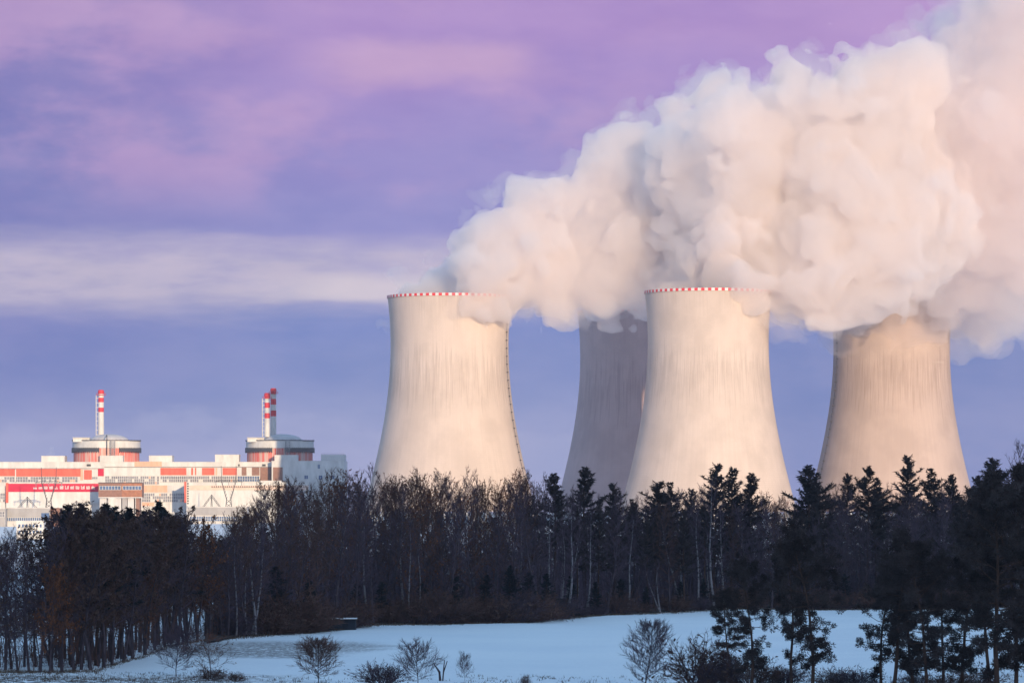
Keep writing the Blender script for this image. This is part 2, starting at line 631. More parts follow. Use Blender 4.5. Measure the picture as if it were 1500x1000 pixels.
def window_band(t, x0, x1, y0, y1, Y, nx, ny=2, glass=None, proud=0.3, wobble=False):
    b = MB()
    X0, _, Z1 = P(x0, y0, Y)
    X1, _, Z0 = P(x1, y1, Y)
    b.box(X0, X1, Y - proud, Y - 0.02, Z0, Z1, 0)
    for i in range(nx + 1):
        x = X0 + (X1 - X0) * i / nx
        b.box(x - 0.16, x + 0.16, Y - proud - 0.14, Y - proud + 0.02, Z0, Z1, 1)
    for j in range(ny + 1):
        z = Z0 + (Z1 - Z0) * j / ny
        b.box(X0, X1, Y - proud - 0.10, Y - proud + 0.02, z - 0.11, z + 0.11, 1)
    if wobble:      # some panes have light blinds or are repaired with pale sheets
        for i in range(nx):
            for j in range(ny):
                q = random.random()
                if q < 0.16:
                    x = X0 + (X1 - X0) * i / nx
                    z = Z0 + (Z1 - Z0) * j / ny
                    b.box(x + 0.2, x + (X1 - X0) / nx - 0.2, Y - proud - 0.05, Y - proud + 0.01, z + 0.15, z + (Z1 - Z0) / ny - 0.15, 1 if q < 0.11 else 2)
    return b.build('window_band', [glass or M_GLASS, M_MULL, M_PEACH], t)


# -- long turbine hall
YH = 3086
t = building('turbine_hall', 'long white turbine hall with salmon panels below both reactor domes', 'hall', -40, 402, 677, YH, 45, M_WHITE)
for x0, x1, y0, d in ((60, 94, 668, 2), (217, 251, 667.5, 6), (314, 349, 666, 6), (146, 180, 667.5, -0.6)):
    b = MB()
    X0, _, Z1 = P(x0, y0, YH)
    X1 = (x1 - 750) / F * YH
    zr_ = P(0, 677, YH)[2] + 0.46
    b.box(X0, X1, YH + d + 0.8, YH + d + 18, zr_ if d > 0 else zr_ + 0.01, Z1)
    b.box(X0 - 0.2, X1 + 0.2, YH + d + 0.6, YH + d + 18.2, Z1 + 0.003, Z1 + 0.4)
    b.build('roof_box', M_WHITE, t)
for x0, x1, y0, y1, m in ((-40, 22.2, 686.5, 697, M_SALMON), (23, 118, 686.5, 697.5, M_SALMON), (117.5, 121.5, 687, 703, M_PEACH), (123, 134.5, 688, 702, M_SALMON),
                          (143.5, 152, 686.5, 697, M_CRIMSON), (197, 237, 675.6, 683, M_PEACH), (235, 273, 685, 695.5, M_SALMON),
                          (280, 283, 685, 695.5, M_SALMON), (285.5, 287.5, 685, 695.5, M_SALMON), (296, 314, 685, 695.5, M_SALMON), (316, 318, 685, 695.5, M_PEACH),
                          (326, 347, 685, 695.5, M_SALMON), (354, 361, 684, 696, M_BROWN), (369, 380, 684, 696, M_BROWN), (381, 400, 684, 706, M_BROWN)):
    panel(t, 'wall_panel', x0, x1, y0, y1, YH, m, 0.28)
panel(t, 'ledge', -40, 152, 685.4, 686.3, YH, M_MSTEEL, 0.5)
panel(t, 'ledge', 153, 402, 683.2, 684.1, YH, M_MSTEEL, 0.5)
panel(t, 'gutter_pipe', 22, 23.4, 687, 705, YH, M_WHITE, 0.7)
window_band(t, -40, 114, 698, 706, YH, 40, 2, None, 0.3, True)
window_band(t, 135, 143, 698, 701.5, YH, 3, 1)
window_band(t, 154, 233, 697, 709, YH, 26, 3, None, 0.3, True)
window_band(t, 235, 347, 697, 706, YH, 36, 2, None, 0.3, True)
window_band(t, 348, 380, 697, 705, YH, 9, 2, M_BGLASS)
for x0, x1 in ((127, 133), (349, 351), (384, 389)):
    panel(t, 'vent', x0, x1, 679.5, 682.5, YH, M_STEEL, 0.6)
window_band(t, 208, 270, 722, 735, YH, 20, 3, None, 0.3, True)
panel(t, 'wall_panel', 208, 245, 710.5, 720.5, YH, M_PEACH, 0.35)
for x0, x1 in ((246, 252), (254, 264), (265, 270)):
    panel(t, 'wall_panel', x0, x1, 710.5, 720.5, YH, M_LGREY, 0.3)
panel(t, 'wall_panel', 208, 226, 735.5, 740.5, YH, M_PEACH, 0.35)

# -- right annex in the shadow of the tower
YA = 3074
t = building('reactor_annex', 'tall plain white annex at the right end of the plant buildings', 'annex', 398, 505, 675.5, YA, 50, M_WHITE)
b = MB()
X0, _, Z1 = P(402, 666, YA)
zr_ = P(0, 675.5, YA)[2] + 0.46
b.box(X0, P(436, 0, YA)[0], YA + 0.3, YA + 14, zr_, Z1)
b.build('roof_box', M_WHITE, t)
b = MB()
b.box(P(470, 0, YA)[0], P(504.8, 0, YA)[0], YA + 1.5, YA + 30, zr_, P(0, 665.5, YA)[2])
b.build('roof_box', M_LGREY, t)
b = MB()
for i in range(9):
    x = P(471 + i * 4.1, 0, YA)[0]
    b.tube([(x, YA + 2, P(0, 665.5, YA)[2]), (x, YA + 2, P(0, 664.2, YA)[2])], 0.09, 4)
b.tube([(P(471, 0, YA)[0], YA + 2, P(0, 664.2, YA)[2]), (P(503.8, 0, YA)[0], YA + 2, P(0, 664.2, YA)[2])], 0.09, 4)
b.build('roof_railing', M_STEEL, t)
panel(t, 'louvre_panel', 400, 414, 684, 706, YA, M_BROWN, 0.3)
for x0, x1, y0, y1 in ((465.5, 468.5, 680, 686), (446, 451, 696, 701), (467, 472, 696, 702), (485, 490, 696, 701)):
    b = MB()
    px_box(b, x0, x1, y0, y1, YA - 0.2, 0.18, 0)
    xm = ((x0 + x1) / 2 - 750) / F * YA
    b.box(xm - 0.1, xm + 0.1, YA - 0.28, YA - 0.19, P(0, y1, YA)[2], P(0, y0, YA)[2], 1)
    b.build('window', [M_BGLASS, M_MULL], t)


# -- reactor buildings
def stripe_mat(name, seed):
    m = bpy.data.materials.new(name)
    m.use_nodes = True
    q = NT(m.node_tree)
    bs = q.n['Principled BSDF']
    co = q.node('ShaderNodeTexCoord').outputs['Object']
    sp = q.node('ShaderNodeSeparateXYZ')
    q.link(co, sp.inputs[0])
    ang = q.math('ARCTAN2', sp.outputs[1], sp.outputs[0])
    cv = q.node('ShaderNodeCombineXYZ')
    q.link(q.math('MULTIPLY', ang, 24.0), cv.inputs[0])
    cv.inputs[1].default_value = seed
    q.link(q.math('MULTIPLY', sp.outputs[2], 0.02), cv.inputs[2])
    n = q.noise(cv.outputs[0], 0.5, 3, 0.7)
    c = q.ramp(n, [(0.30, (0.50, 0.44, 0.42, 1)), (0.45, (0.60, 0.34, 0.30, 1)), (0.52, (0.62, 0.07, 0.06, 1)), (0.58, (0.58, 0.30, 0.26, 1)), (0.75, (0.62, 0.55, 0.52, 1))])
    q.link(c, bs.inputs['Base Color'])
    bs.inputs['Roughness'].default_value = 0.8
    return m


def chimney(parent, cx, cy_, zb, zt, r, mark, s):
    b = MB()
    stripes = 14
    H = zt - zb
    # from the top: red, white, red, white, red, then white to the foot
    def mf(i, j):
        return prof_m[i]
    cuts = [0.0, 0.50, 0.545, 0.59, 0.655, 0.72, 0.785, 0.85, 0.91, 1.0] if mark else [0.0, 1.0]
    fr_ = [0.0, 0.52, 0.52, 0.655, 0.655, 0.76, 0.76, 0.885, 0.885, 1.0]
    segs = [(0.0, 0.56, 0), (0.56, 0.66, 1), (0.66, 0.78, 0), (0.78, 0.88, 1), (0.88, 0.965, 0), (0.965, 1.0, 1)] if s == 0 else \
           [(0.0, 0.45, 0), (0.45, 0.575, 1), (0.575, 0.70, 0), (0.70, 0.825, 1), (0.825, 0.925, 0), (0.925, 1.0, 1)]
    prof, prof_m = [], []
    for a, c_, mm in segs:
        prof.append((r * (1.06 - 0.08 * a), zb + H * a))
        prof_m.append(mm)
    prof.append((r * 0.98, zt))
    prof_m.append(1)
    prof.append((0.01, zt))
    b.lathe(prof, cx, cy_, 24, 0, mf)
    o = b.build('chimney', [M_WHITE, M_RED], parent)
    b = MB()
    zc = zt - 1.0
    b.lathe([(r * 1.02, zc), (r * 1.1, zc + 0.2), (r * 1.1, zc + 1.9), (r * 0.85, zt + 1.9), (0.01, zt + 1.9)], cx, cy_, 24)
    b.build('chimney_cap', M_RED, o)
    b = MB()
    b.lathe([(r * 1.05, zt - 2.2), (r * 1.75, zt - 2.2), (r * 1.75, zt - 1.9), (r * 1.05, zt - 1.9)], cx, cy_, 16)
    for j in range(12):
        a = j * math.pi / 6
        b.tube([(cx + r * 1.7 * math.cos(a), cy_ + r * 1.7 * math.sin(a), zt - 2.0), (cx + r * 1.7 * math.cos(a), cy_ + r * 1.7 * math.sin(a), zt - 0.8)], 0.06, 3)
    b.lathe([(r * 1.66, zt - 0.9), (r * 1.74, zt - 0.9), (r * 1.74, zt - 0.75), (r * 1.66, zt - 0.75)], cx, cy_, 16)
    b.build('platform', M_RED, o)
    b = MB()
    b.tube([(cx - r * 1.7, cy_ - 0.8, zb), (cx - r * 1.7, cy_ - 0.8, zt - 2.2)], 0.36, 6)
    for k_ in range(9):
        z = zb + (zt - zb - 3) * (k_ + 0.5) / 9
        b.box(cx - r * 1.7, cx - r * 0.6, cy_ - 1.0, cy_ - 0.6, z, z + 0.4)
    b.build('side_pipe', M_LGREY, o)
    return o


def reactor(pc, label, sds, chims, seed, red_lo):
    Y = 3116
    x = (pc - 750) / F * Y
    u = Y / F
    t = thing('reactor_building', label, 'reactor building', (x, Y, gz(x, Y)), 'domed reactor buildings')
    zz = lambda py: CAM_Z + (HORIZON - py) / F * (Y - 25)
    b = MB()
    b.lathe([(48 * u, gz(x, Y) - 0.5), (48 * u, zz(655))], x, Y, 96)
    b.build('drum_wall', stripe_mat('streaked_panels_%d' % seed, seed), t, True)
    b = MB()
    b.lathe([(48.2 * u, zz(656)), (49.6 * u, zz(656)), (49.6 * u, zz(645.5)), (47 * u, zz(645.5)), (47 * u, zz(647)), (20 * u, zz(646.8))], x, Y, 96)
    b.build('upper_band', M_WHITE, t, False)
    for a0, a1 in sds:
        b = MB()
        b.lathe([(48.3 * u, zz(661)), (51.0 * u, zz(661)), (51.0 * u, zz(655.8)), (50.8 * u, zz(655.8)), (50.8 * u, zz(660.7)), (48.3 * u, zz(660.7))], x, Y, 40, 0, None, R(a0), R(a1))
        n = int((a1 - a0) / 4)
        for j in range(n + 1):
            a = R(a0 + (a1 - a0) * j / n)
            b.tube([(x + 50.3 * u * math.cos(a), Y + 50.3 * u * math.sin(a), zz(662.6)), (x + 50.3 * u * math.cos(a), Y + 50.3 * u * math.sin(a), zz(655))], 0.28, 4)
        b.build('gallery', M_STEEL, t)
    b = MB()
    b.lathe([(49.9 * u, zz(645.2)), (50.5 * u, zz(645.2)), (50.5 * u, zz(644.0)), (49.9 * u, zz(644.0)), (49.9 * u, zz(645.2))], x, Y, 96)
    for j in range(48):
        a = j * math.pi / 24
        b.tube([(x + 50.2 * u * math.cos(a), Y + 50.2 * u * math.sin(a), zz(645)), (x + 50.2 * u * math.cos(a), Y + 50.2 * u * math.sin(a), zz(643.2))], 0.14, 4)
    b.build('parapet_rail', M_STEEL, t)
    b = MB()
    Rd, zb, zt_ = 30 * u, zz(646.5), zz(634.6)
    b.lathe([(max(0.01, Rd * math.cos(q * math.pi / 2 / 14)), zb + (zt_ - zb) * math.sin(q * math.pi / 2 / 14)) for q in range(15)], x + 2, Y, 72)
    b.build('dome', M_DOME, t, True)
    b = MB()
    b.box(x - 45 * u, x - 21 * u, Y - 20, Y - 13, zz(646.8), zz(640.8))
    b.box(x - 46 * u, x - 20 * u, Y - 21, Y - 12, zz(640.8) + 0.003, zz(640.2))
    b.build('roof_duct', M_WHITE, t)
    for cpx, cty, yo, mk in chims:
        cx = (cpx - 750) / F * (Y + yo)
        chimney(t, cx, Y + yo, CAM_Z + (HORIZON - 640) / F * Y, CAM_Z + (HORIZON - cty) / F * (Y + yo), 2.15, True, mk)
    if seed == 1:
        b = MB()
        pts = []
        for q in range(9):
            a = q / 8 * math.pi / 2
            pts.append((x + 0 + 3 * math.sin(a), Y - 27.2 * math.sin(a), zz(637.5) - (zz(637.5) - zz(644)) * (1 - math.cos(a)) + 0.6))
        pts.append((x + 3, Y - 27.3, zz(668)))
        b.tube(pts, 0.35, 6)
        b.build('drain_pipe', M_STEEL, t)
    b = MB()
    a = R(-72)
    for dx in (-1.6, 1.6):
        for dy in (0, 2.6):
            b.tube([(x + 7.5 + dx, Y - 26.5 - dy, zz(668)), (x + 7.5 + dx, Y - 26.5 - dy, zz(645))], 0.16, 4)
    for k_ in range(7):
        z0_, z1_ = zz(668) + k_ * 1.7, zz(668) + (k_ + 1) * 1.7
        b.tube([(x + 5.9, Y - 29.1, z0_), (x + 9.1, Y - 29.1, z1_)], 0.12, 4)
        b.tube([(x + 9.1, Y - 29.1, z0_), (x + 5.9, Y - 29.1, z1_)], 0.12, 4)
        b.tube([(x + 5.9, Y - 29.1, z1_), (x + 9.1, Y - 29.1, z1_)], 0.16, 4)
    b.build('scaffold_stair', M_MSTEEL, t)
    return t


reactor(156, 'left reactor building with pink streaked drum and one striped chimney', ((-180, -97), (-62, 10)), ((148, 574.5, 2, 0),), 1, True)
reactor(410, 'right reactor building with two striped chimneys, half in shadow', ((-180, -100), (-78, 10)), ((391.5, 579, -6, 1), (400.5, 572, 8, 1)), 2, False)

# -- crimson front hall
YB = 2992
t = building('service_hall', 'white service hall with a crimson band of lettering along its top', 'hall', 9, 146, 706.8, YB, 30, M_WHITE)
panel(t, 'crimson_band', 12, 145, 708, 720, YB, M_CRIMSON, 0.35)
b = MB()
random.seed(5)
GL = ['NO', 'W', 'NN', 'OD', 'RI', 'NI', 'LJ', 'EB', 'LJ', 'ZO', 'UW', 'LJ', 'I']


def stroke(b, x0, z0, x1, z1, wd, y):
    dx, dz = x1 - x0, z1 - z0
    L = math.hypot(dx, dz) or 1
    nx_, nz_ = -dz / L * wd / 2, dx / L * wd / 2
    b.add([(x0 + nx_, y, z0 + nz_), (x0 - nx_, y, z0 - nz_), (x1 - nx_, y, z1 - nz_), (x1 + nx_, y, z1 + nz_)], [(0, 1, 2, 3)])
    b.add([(x0 + nx_, y + 0.1, z0 + nz_), (x0 - nx_, y + 0.1, z0 - nz_), (x1 - nx_, y + 0.1, z1 - nz_), (x1 + nx_, y + 0.1, z1 + nz_)], [(3, 2, 1, 0)])


# thirteen groups of pale upright strokes, too far off to read
for i in range(12):
    cx = 52 + i * 7.75
    hgt = 2.2 if i < 2 else 3.9
    for k_ in range(4):
        if random.random() < 0.88:
            xa = P(cx - 2.6 + k_ * 1.45, 0, YB)[0]
            zc = P(0, 715.6, YB)[2]
            z0_ = zc
            z1_ = zc + hgt * random.choice((0.45, 0.6, 0.55)) if random.random() < 0.6 else zc + hgt * 0.5
            stroke(b, xa, z0_ - hgt * 0.05, xa, z1_, 0.42, YB - 0.5 - 0.004 * k_)
    xa, xb = P(cx - 2.9, 0, YB)[0], P(cx + 2.0, 0, YB)[0]
    zc = P(0, 715.4, YB)[2]
    stroke(b, xa, zc, xb, zc + 0.0, 0.5, YB - 0.52)
    if i % 2:
        stroke(b, xa, zc + 0.9, xb, zc + 1.0, 0.4, YB - 0.53)
b.build('lettering', M_WHITE, t)
panel(t, 'corner_post', 8.4, 12.2, 706.9, 736, YB, M_SALMON, 0.5)
for k_ in range(11):
    panel(t, 'wall_joint', 20 + k_ * 11.5, 20.35 + k_ * 11.5, 721, 745, YB, M_LGREY, 0.12)
panel(t, 'canopy', 126, 144, 735.5, 737, YB, M_WHITE, 2.5)

t = building('left_wing', 'white wing with grey window band at the far left edge of the plant', 'wing', -40, 8, 712, YB + 3, 30, M_WHITE)
window_band(t, -40, 7.5, 722, 735, YB + 3, 15, 3, None, 0.3, True)

# -- brown raised building on piers
YC = 2962
xc = (176 - 750) / F * YC
t = thing('brown_bunker_building', 'raised brown building on grey piers with blue window strip', 'building', (xc, YC + 8, gz(xc, YC)))
b = MB()
px_box(b, 144.2, 208, 706.8, 728, YC, 16)
b.build('wall', M_BROWN, t)
panel(t, 'roof_edge', 143.6, 208.6, 706.2, 707.2, YC, M_STEEL, 0.4)
panel(t, 'wall_panel', 178.5, 208, 707.4, 727.4, YC, mat('rust_panel', (0.32, 0.14, 0.085), 0.8, 0.2, 0.5), 0.2)
panel(t, 'sill', 144, 208.4, 727.6, 729, YC, M_LGREY, 0.5)
window_band(t, 146, 177, 711.5, 717, YC, 7, 1, M_BGLASS, 0.3)
window_band(t, 180, 207, 711.5, 717, YC, 6, 1, M_BGLASS, 0.35)
for x0, x1, m in ((146, 156, M_LGREY), (169.5, 177.5, M_LGREY), (179, 186, M_GREY), (187, 196, M_LGREY), (199, 204.5, M_BROWN)):
    b = MB()
    px_box(b, x0, x1, 728.2, 0, YC + 1, 12, 0, gz(xc, YC) - 0.5)
    b.build('pier', m, t)

# -- white hall on the right, half in tower shadow
YF = 3046
t = building('white_shed', 'wide white shed with a peach stripe below the right reactor', 'shed', 273, 452, 706.8, YF, 36, M_WHITE)
panel(t, 'peach_stripe', 277, 452, 710.5, 717.5, YF, mat('pale_peach', (0.62, 0.47, 0.40), 0.7, 0.08, 0.4), 0.25)
b = MB()
for k_ in range(44):
    xq = 310 + k_ * 3.2
    px_box(b, xq, xq + 1.3, 711.4, 713.2, YF - 0.4, 0.2)
px_box(b, 309, 452, 713.25, 713.6, YF - 0.42, 0.2)
b.build('vent_strip', M_STEEL, t)
panel(t, 'corner_post', 269.8, 273, 705, 736, YF, M_SALMON, 0.5)
for k_ in range(9):
    panel(t, 'door_louvre', 274, 276.4, 707 + k_ * 3.6, 709 + k_ * 3.6, YF, M_STEEL, 0.3)
for k_ in range(12):
    panel(t, 'wall_joint', 284 + k_ * 13, 284.3 + k_ * 13, 718, 745, YF, M_LGREY, 0.12)
b = MB()
px_box(b, 380, 412, 703.5, 706, YF + 6, 10)
b.build('roof_box', M_LGREY, t)

# -- grey low hall and left offices
YG = 2890
t = building('low_grey_hall', 'low grey hall with a row of blue windows among the treetops', 'hall', 276, 362, 742.5, YG, 24, M_LGREY)
panel(t, 'roof_fascia', 276, 362, 743, 754, YG, M_GREY, 0.5)
window_band(t, 278, 358, 756, 763, YG, 24, 2, M_BGLASS, 0.3)
YO = 2600
t = building('grey_office', 'grey office block with blue glazed strip at the lower left', 'office', 9, 73, 744, YO, 18, M_LGREY)
panel(t, 'fascia', 8.5, 73.5, 744.4, 757, YO, M_GREY, 0.4)
window_band(t, 9.5, 60, 757.6, 763, YO, 16, 1, M_BGLASS, 0.3)
panel(t, 'stair_glazing', 60.5, 72, 751, 764, YO, M_BGLASS, 0.6)
t = building('rust_annex', 'small rust brown block right of the grey office', 'block', 74, 88, 744.6, YO + 2, 14, M_BROWN)
panel(t, 'door', 77, 80, 752, 764, YO + 2, M_STEEL, 0.2)
YW = 1990
t = building('white_office', 'small white office with dark square windows behind bare trees', 'office', 24, 64, 763.5, YW, 12, M_WHITE)
for r_ in range(2):
    for k_ in range(7):
        b = MB()
        px_box(b, 27 + k_ * 5.2, 29.8 + k_ * 5.2, 767.5 + r_ * 9, 772 + r_ * 9, YW - 0.15, 0.13)
        b.build('window', M_BGLASS, t)
t = building('pale_block', 'pale low block at the very left edge beside the grey office', 'block', -30, 8, 746, YO - 10, 14, M_GREY)
window_band(t, -30, 7, 749, 757, YO - 10, 10, 2, None, 0.3, True)


# -- transmission pylons
def pylon(pc, ptop, Y, label, wpx=22):
    x = (pc - 750) / F * Y
    z0 = gz(x, Y)
    zt = CAM_Z + (HORIZON - ptop) / F * Y
    H = zt - z0
    t = thing('transmission_pylon', label, 'pylon', (x, Y, z0), 'lattice pylons before the plant')
    W = wpx / F * Y / 2
    b = MB()
    r = 0.17
    zw = z0 + 0.42 * H
    za = z0 + 0.72 * H
    for sx in (-1, 1):
        for sy in (-1, 1):
            b.tube([(x + sx * W * 0.62, Y + sy * 3, z0), (x + sx * W * 0.28, Y + sy * 1.4, zw), (x + sx * W * 0.95, Y + sy * 0.8, za), (x + sx * W, Y, zt)], r, 4)
    n = 6
    for i in range(n):
        f0, f1 = i / n, (i + 1) / n
        for sy in (-1, 1):
            q = lambda f, sx: (x + sx * W * (0.62 - 0.34 * f), Y + sy * (3 - 1.6 * f), z0 + (zw - z0) * f)
            b.tube([q(f0, -1), q(f1, 1)], r * 0.6, 3)
            b.tube([q(f0, 1), q(f1, -1)], r * 0.6, 3)
            q2 = lambda f, sx: (x + sx * W * (0.28 + 0.67 * f), Y + sy * (1.4 - 0.6 * f), zw + (za - zw) * f)
            for sx in (-1, 1):
                a_, c_ = q2(f0, sx), q2(f1, sx)
                b.tube([a_, (c_[0] - sx * 1.0, c_[1], c_[2])], r * 0.6, 3)
    b.build('lattice_mast', M_STEEL, t)
    b = MB()
    for sy in (-0.8, 0.8):
        b.tube([(x - W * 1.9, Y, za + 0.2), (x + W * 1.9, Y, za + 0.2)], r, 4)
        b.tube([(x - W * 1.9, Y, za + 0.2), (x - W * 0.95, Y + sy, za + 1.6), (x, Y + sy, za + 1.2), (x + W * 0.95, Y + sy, za + 1.6), (x + W * 1.9, Y, za + 0.2)], r, 4)
        for i in range(10):
            xa, xb = x - W * 1.7 + i * W * 0.34, x - W * 1.7 + (i + 0.5) * W * 0.34
            b.tube([(xa, Y + sy * 0.5, za + 0.2), (xb, Y + sy * 0.5, za + 1.2)], r * 0.6, 3)
    b.build('crossarm', M_STEEL, t)
    b = MB()
    for sx in (-1.7, 0, 1.7):
        b.tube([(x + sx * W, Y, za + 0.2), (x + sx * W, Y, za - 2.6)], [0.2, 0.26], 5)
    b.build('insulators', M_MSTEEL, t)
    return t


pylon(71.5, 684, 2910, 'dark lattice pylon in front of the crimson banded hall')
pylon(335, 682, 2930, 'dark lattice pylon in front of the white shed')


def gantry(x0, x1, yt, yb, Y, label):
    xa, xb = (x0 - 750) / F * Y, (x1 - 750) / F * Y
    xm = (xa + xb) / 2
    z0, zt = gz(xm, Y), CAM_Z + (HORIZON - yt) / F * Y
    t = thing('substation_gantry', label, 'gantry', (xm, Y, z0), 'substation gantries')
    b = MB()
    n = 7
    for sg in (-1, 1):
        e = xa if sg < 0 else xb
        for o_ in (0, 1.5):
            b.tube([(e, Y, z0 + (zt - z0) * 0.30 + o_), (xm, Y, zt - 1.5 + o_)], 0.16, 4)
        for i in range(n):
            f0, f1 = i / n, (i + 1) / n
            h = lambda f: z0 + (zt - z0) * 0.30 + (zt - 1.5 - z0 - (zt - z0) * 0.30) * f
            b.tube([(e + (xm - e) * f0, Y, h(f0)), (e + (xm - e) * f1, Y, h(f1) + 1.5)], 0.10, 3)
    b.build('lattice_beam', M_STEEL, t)
    b = MB()
    for e in (xa, xm, xb):
        for o_ in (-1.2, 1.2):
            zz_ = z0 + (zt - z0) * (1.0 if e == xm else 0.36)
            b.tube([(e + o_, Y, z0 - 0.2), (e, Y, zz_)], 0.18, 4)
        b.tube([(e - 0.8, Y, z0 + (zt - z0) * 0.2), (e + 0.8, Y, z0 + (zt - z0) * 0.2)], 0.1, 3)
    b.build('post_frame', M_STEEL, t)
    b = MB()
    for i in range(9):
        e = xa + (xb - xa) * (i + 0.5) / 9
        b.tube([(e, Y - 6, z0 - 0.2), (e, Y - 6, z0 + 4.6)], 0.22, 5)
        b.tube([(e, Y - 6, z0 + 4.6), (e, Y - 6, z0 + 6.4)], 0.34, 5)
    b.build('bus_supports', M_MSTEEL, t)


gantry(18, 62, 727, 745, 2880, 'steel switchyard gantry above the grey office')
gantry(290, 330, 724, 742, 2900, 'steel switchyard gantry above the low grey hall')
gantry(92, 132, 733, 745, 2884, 'lower steel switchyard gantry right of the pylon')



# ------------------------------------------------------------------ trees
rnd = random.Random(3)


def rv(s=1.0):
    return Vector((rnd.uniform(-s, s), rnd.uniform(-s, s), rnd.uniform(-s, s)))


def at(pts, f):
    f = min(0.999, max(0.0, f)) * (len(pts) - 1)
    i = int(f)
    return pts[i].lerp(pts[i + 1], f - i), (pts[i + 1] - pts[i]).normalized()


def limb(b, p, d, L, r0, r1, n, k, bend, lift, mi=0):
    """a bending tapering branch; returns its points"""
    pts = [p.copy()]
    d = d.normalized()
    for i in range(n):
        d = (d + rv(bend) + Vector((0, 0, lift))).normalized()
        pts.append(pts[-1] + d * (L / n))
    b.tube(pts, [r0 + (r1 - r0) * i / n for i in range(n + 1)], k, mi, False)
    return pts


def blade(b, p, d, L, wd, mi=0):
    """one narrow three-cornered twig or needle spray"""
    d = d.normalized()
    s = d.cross(rv()).normalized() * wd
    b.add([tuple(p - s), tuple(p + s), tuple(p + d * L)], [(0, 1, 2)], mi)


def leafq(b, p, s, mi):
    a, c = rv(s), rv(s)
    b.add([tuple(p - a), tuple(p - c * 0.6), tuple(p + a), tuple(p + c * 0.6)], [(0, 1, 2, 3)], mi)


def side(d, ang):
    """a direction leaning away from d by about ang"""
    o = d.orthogonal().normalized()
    q = Matrix.Rotation(rnd.uniform(0, 2 * math.pi), 3, d)
    return (d * math.cos(ang) + (q @ o) * math.sin(ang)).normalized()


def proto_root(name, cat):
    o = bpy.data.objects.new(name, None)
    o.empty_display_size = 0.5
    o['category'] = cat
    return o


PROTO_CHILD = {}


def bare_tree(name, h, spread, clear, nb, leaves, mats, up=0.9, stems=1, twig=0.022, nsub=8, ntw=6, round_=False, lsize=0.22):
    """leafless tree: trunk with limbs, branchlets and fine twigs, a few dead leaves hanging on"""
    tr, cr = MB(), MB()
    for s_ in range(stems):
        lean = Vector((rnd.uniform(-0.25, 0.25), rnd.uniform(-0.25, 0.25), 1)) if stems > 1 else Vector((rnd.uniform(-0.1, 0.1), rnd.uniform(-0.1, 0.1), 1))
        p0 = Vector((rnd.uniform(-0.4, 0.4), rnd.uniform(-0.4, 0.4), -0.3)) if stems > 1 else Vector((0, 0, -0.3))
        hh = h * (rnd.uniform(0.85, 1) if stems > 1 else 1)
        pts = limb(tr, p0, lean, hh, 0.0125 * h, 0.02, 10, 7, 0.10, 0.05)
        for i in range(nb):
            f = clear + (1 - clear) * ((i + rnd.random()) / nb) ** 0.85
            p, d = at(pts, f)
            t = (f - clear) / (1 - clear)
            if round_:
                L = spread * max(0.25, math.sin(math.pi * min(1, 0.18 + 0.80 * t)) ** 0.7)
            else:
                L = spread * (0.42 + 1.0 * (1 - t) * (0.35 + t)) * rnd.uniform(0.6, 1.2)
            az = i * 2.399 + rnd.uniform(-0.5, 0.5)
            el = up * (0.45 + 0.75 * t) + rnd.uniform(-0.15, 0.2)
            dd = Vector((math.cos(az) * math.cos(el), math.sin(az) * math.cos(el), math.sin(el)))
            bp = limb(cr, p, dd, L, 0.0045 * h * (1.1 - 0.7 * t), 0.015, 6, 4, 0.16, 0.05)
            for j in range(nsub):
                q, qd = at(bp, 0.25 + 0.75 * (j + rnd.random()) / nsub)
                sd = (side(qd, rnd.uniform(0.4, 0.9)) + Vector((0, 0, 0.18))).normalized()
                sp = limb(cr, q, sd, L * rnd.uniform(0.22, 0.42), 0.022, 0.010, 3, 3, 0.2, 0.05)
                for k in range(ntw):
                    u, ud = at(sp, 0.15 + 0.85 * (k + rnd.random()) / ntw)
                    td = (side(ud, rnd.uniform(0.3, 0.9)) + Vector((0, 0, 0.15))).normalized()
                    tl = rnd.uniform(0.35, 1.0) * min(1.4, L * 0.3)
                    blade(cr, u, td, tl, twig)
                    if rnd.random() < leaves:
                        for _ in range(2):
                            leafq(cr, u + td * tl * rnd.random() + rv(0.2), lsize * rnd.uniform(0.5, 1.1), 1)
    root = proto_root(name, 'tree')
    PROTO_CHILD[root] = [('trunk', tr, [mats[0]]), ('crown', cr, [mats[1], mats[2]])]
    return root


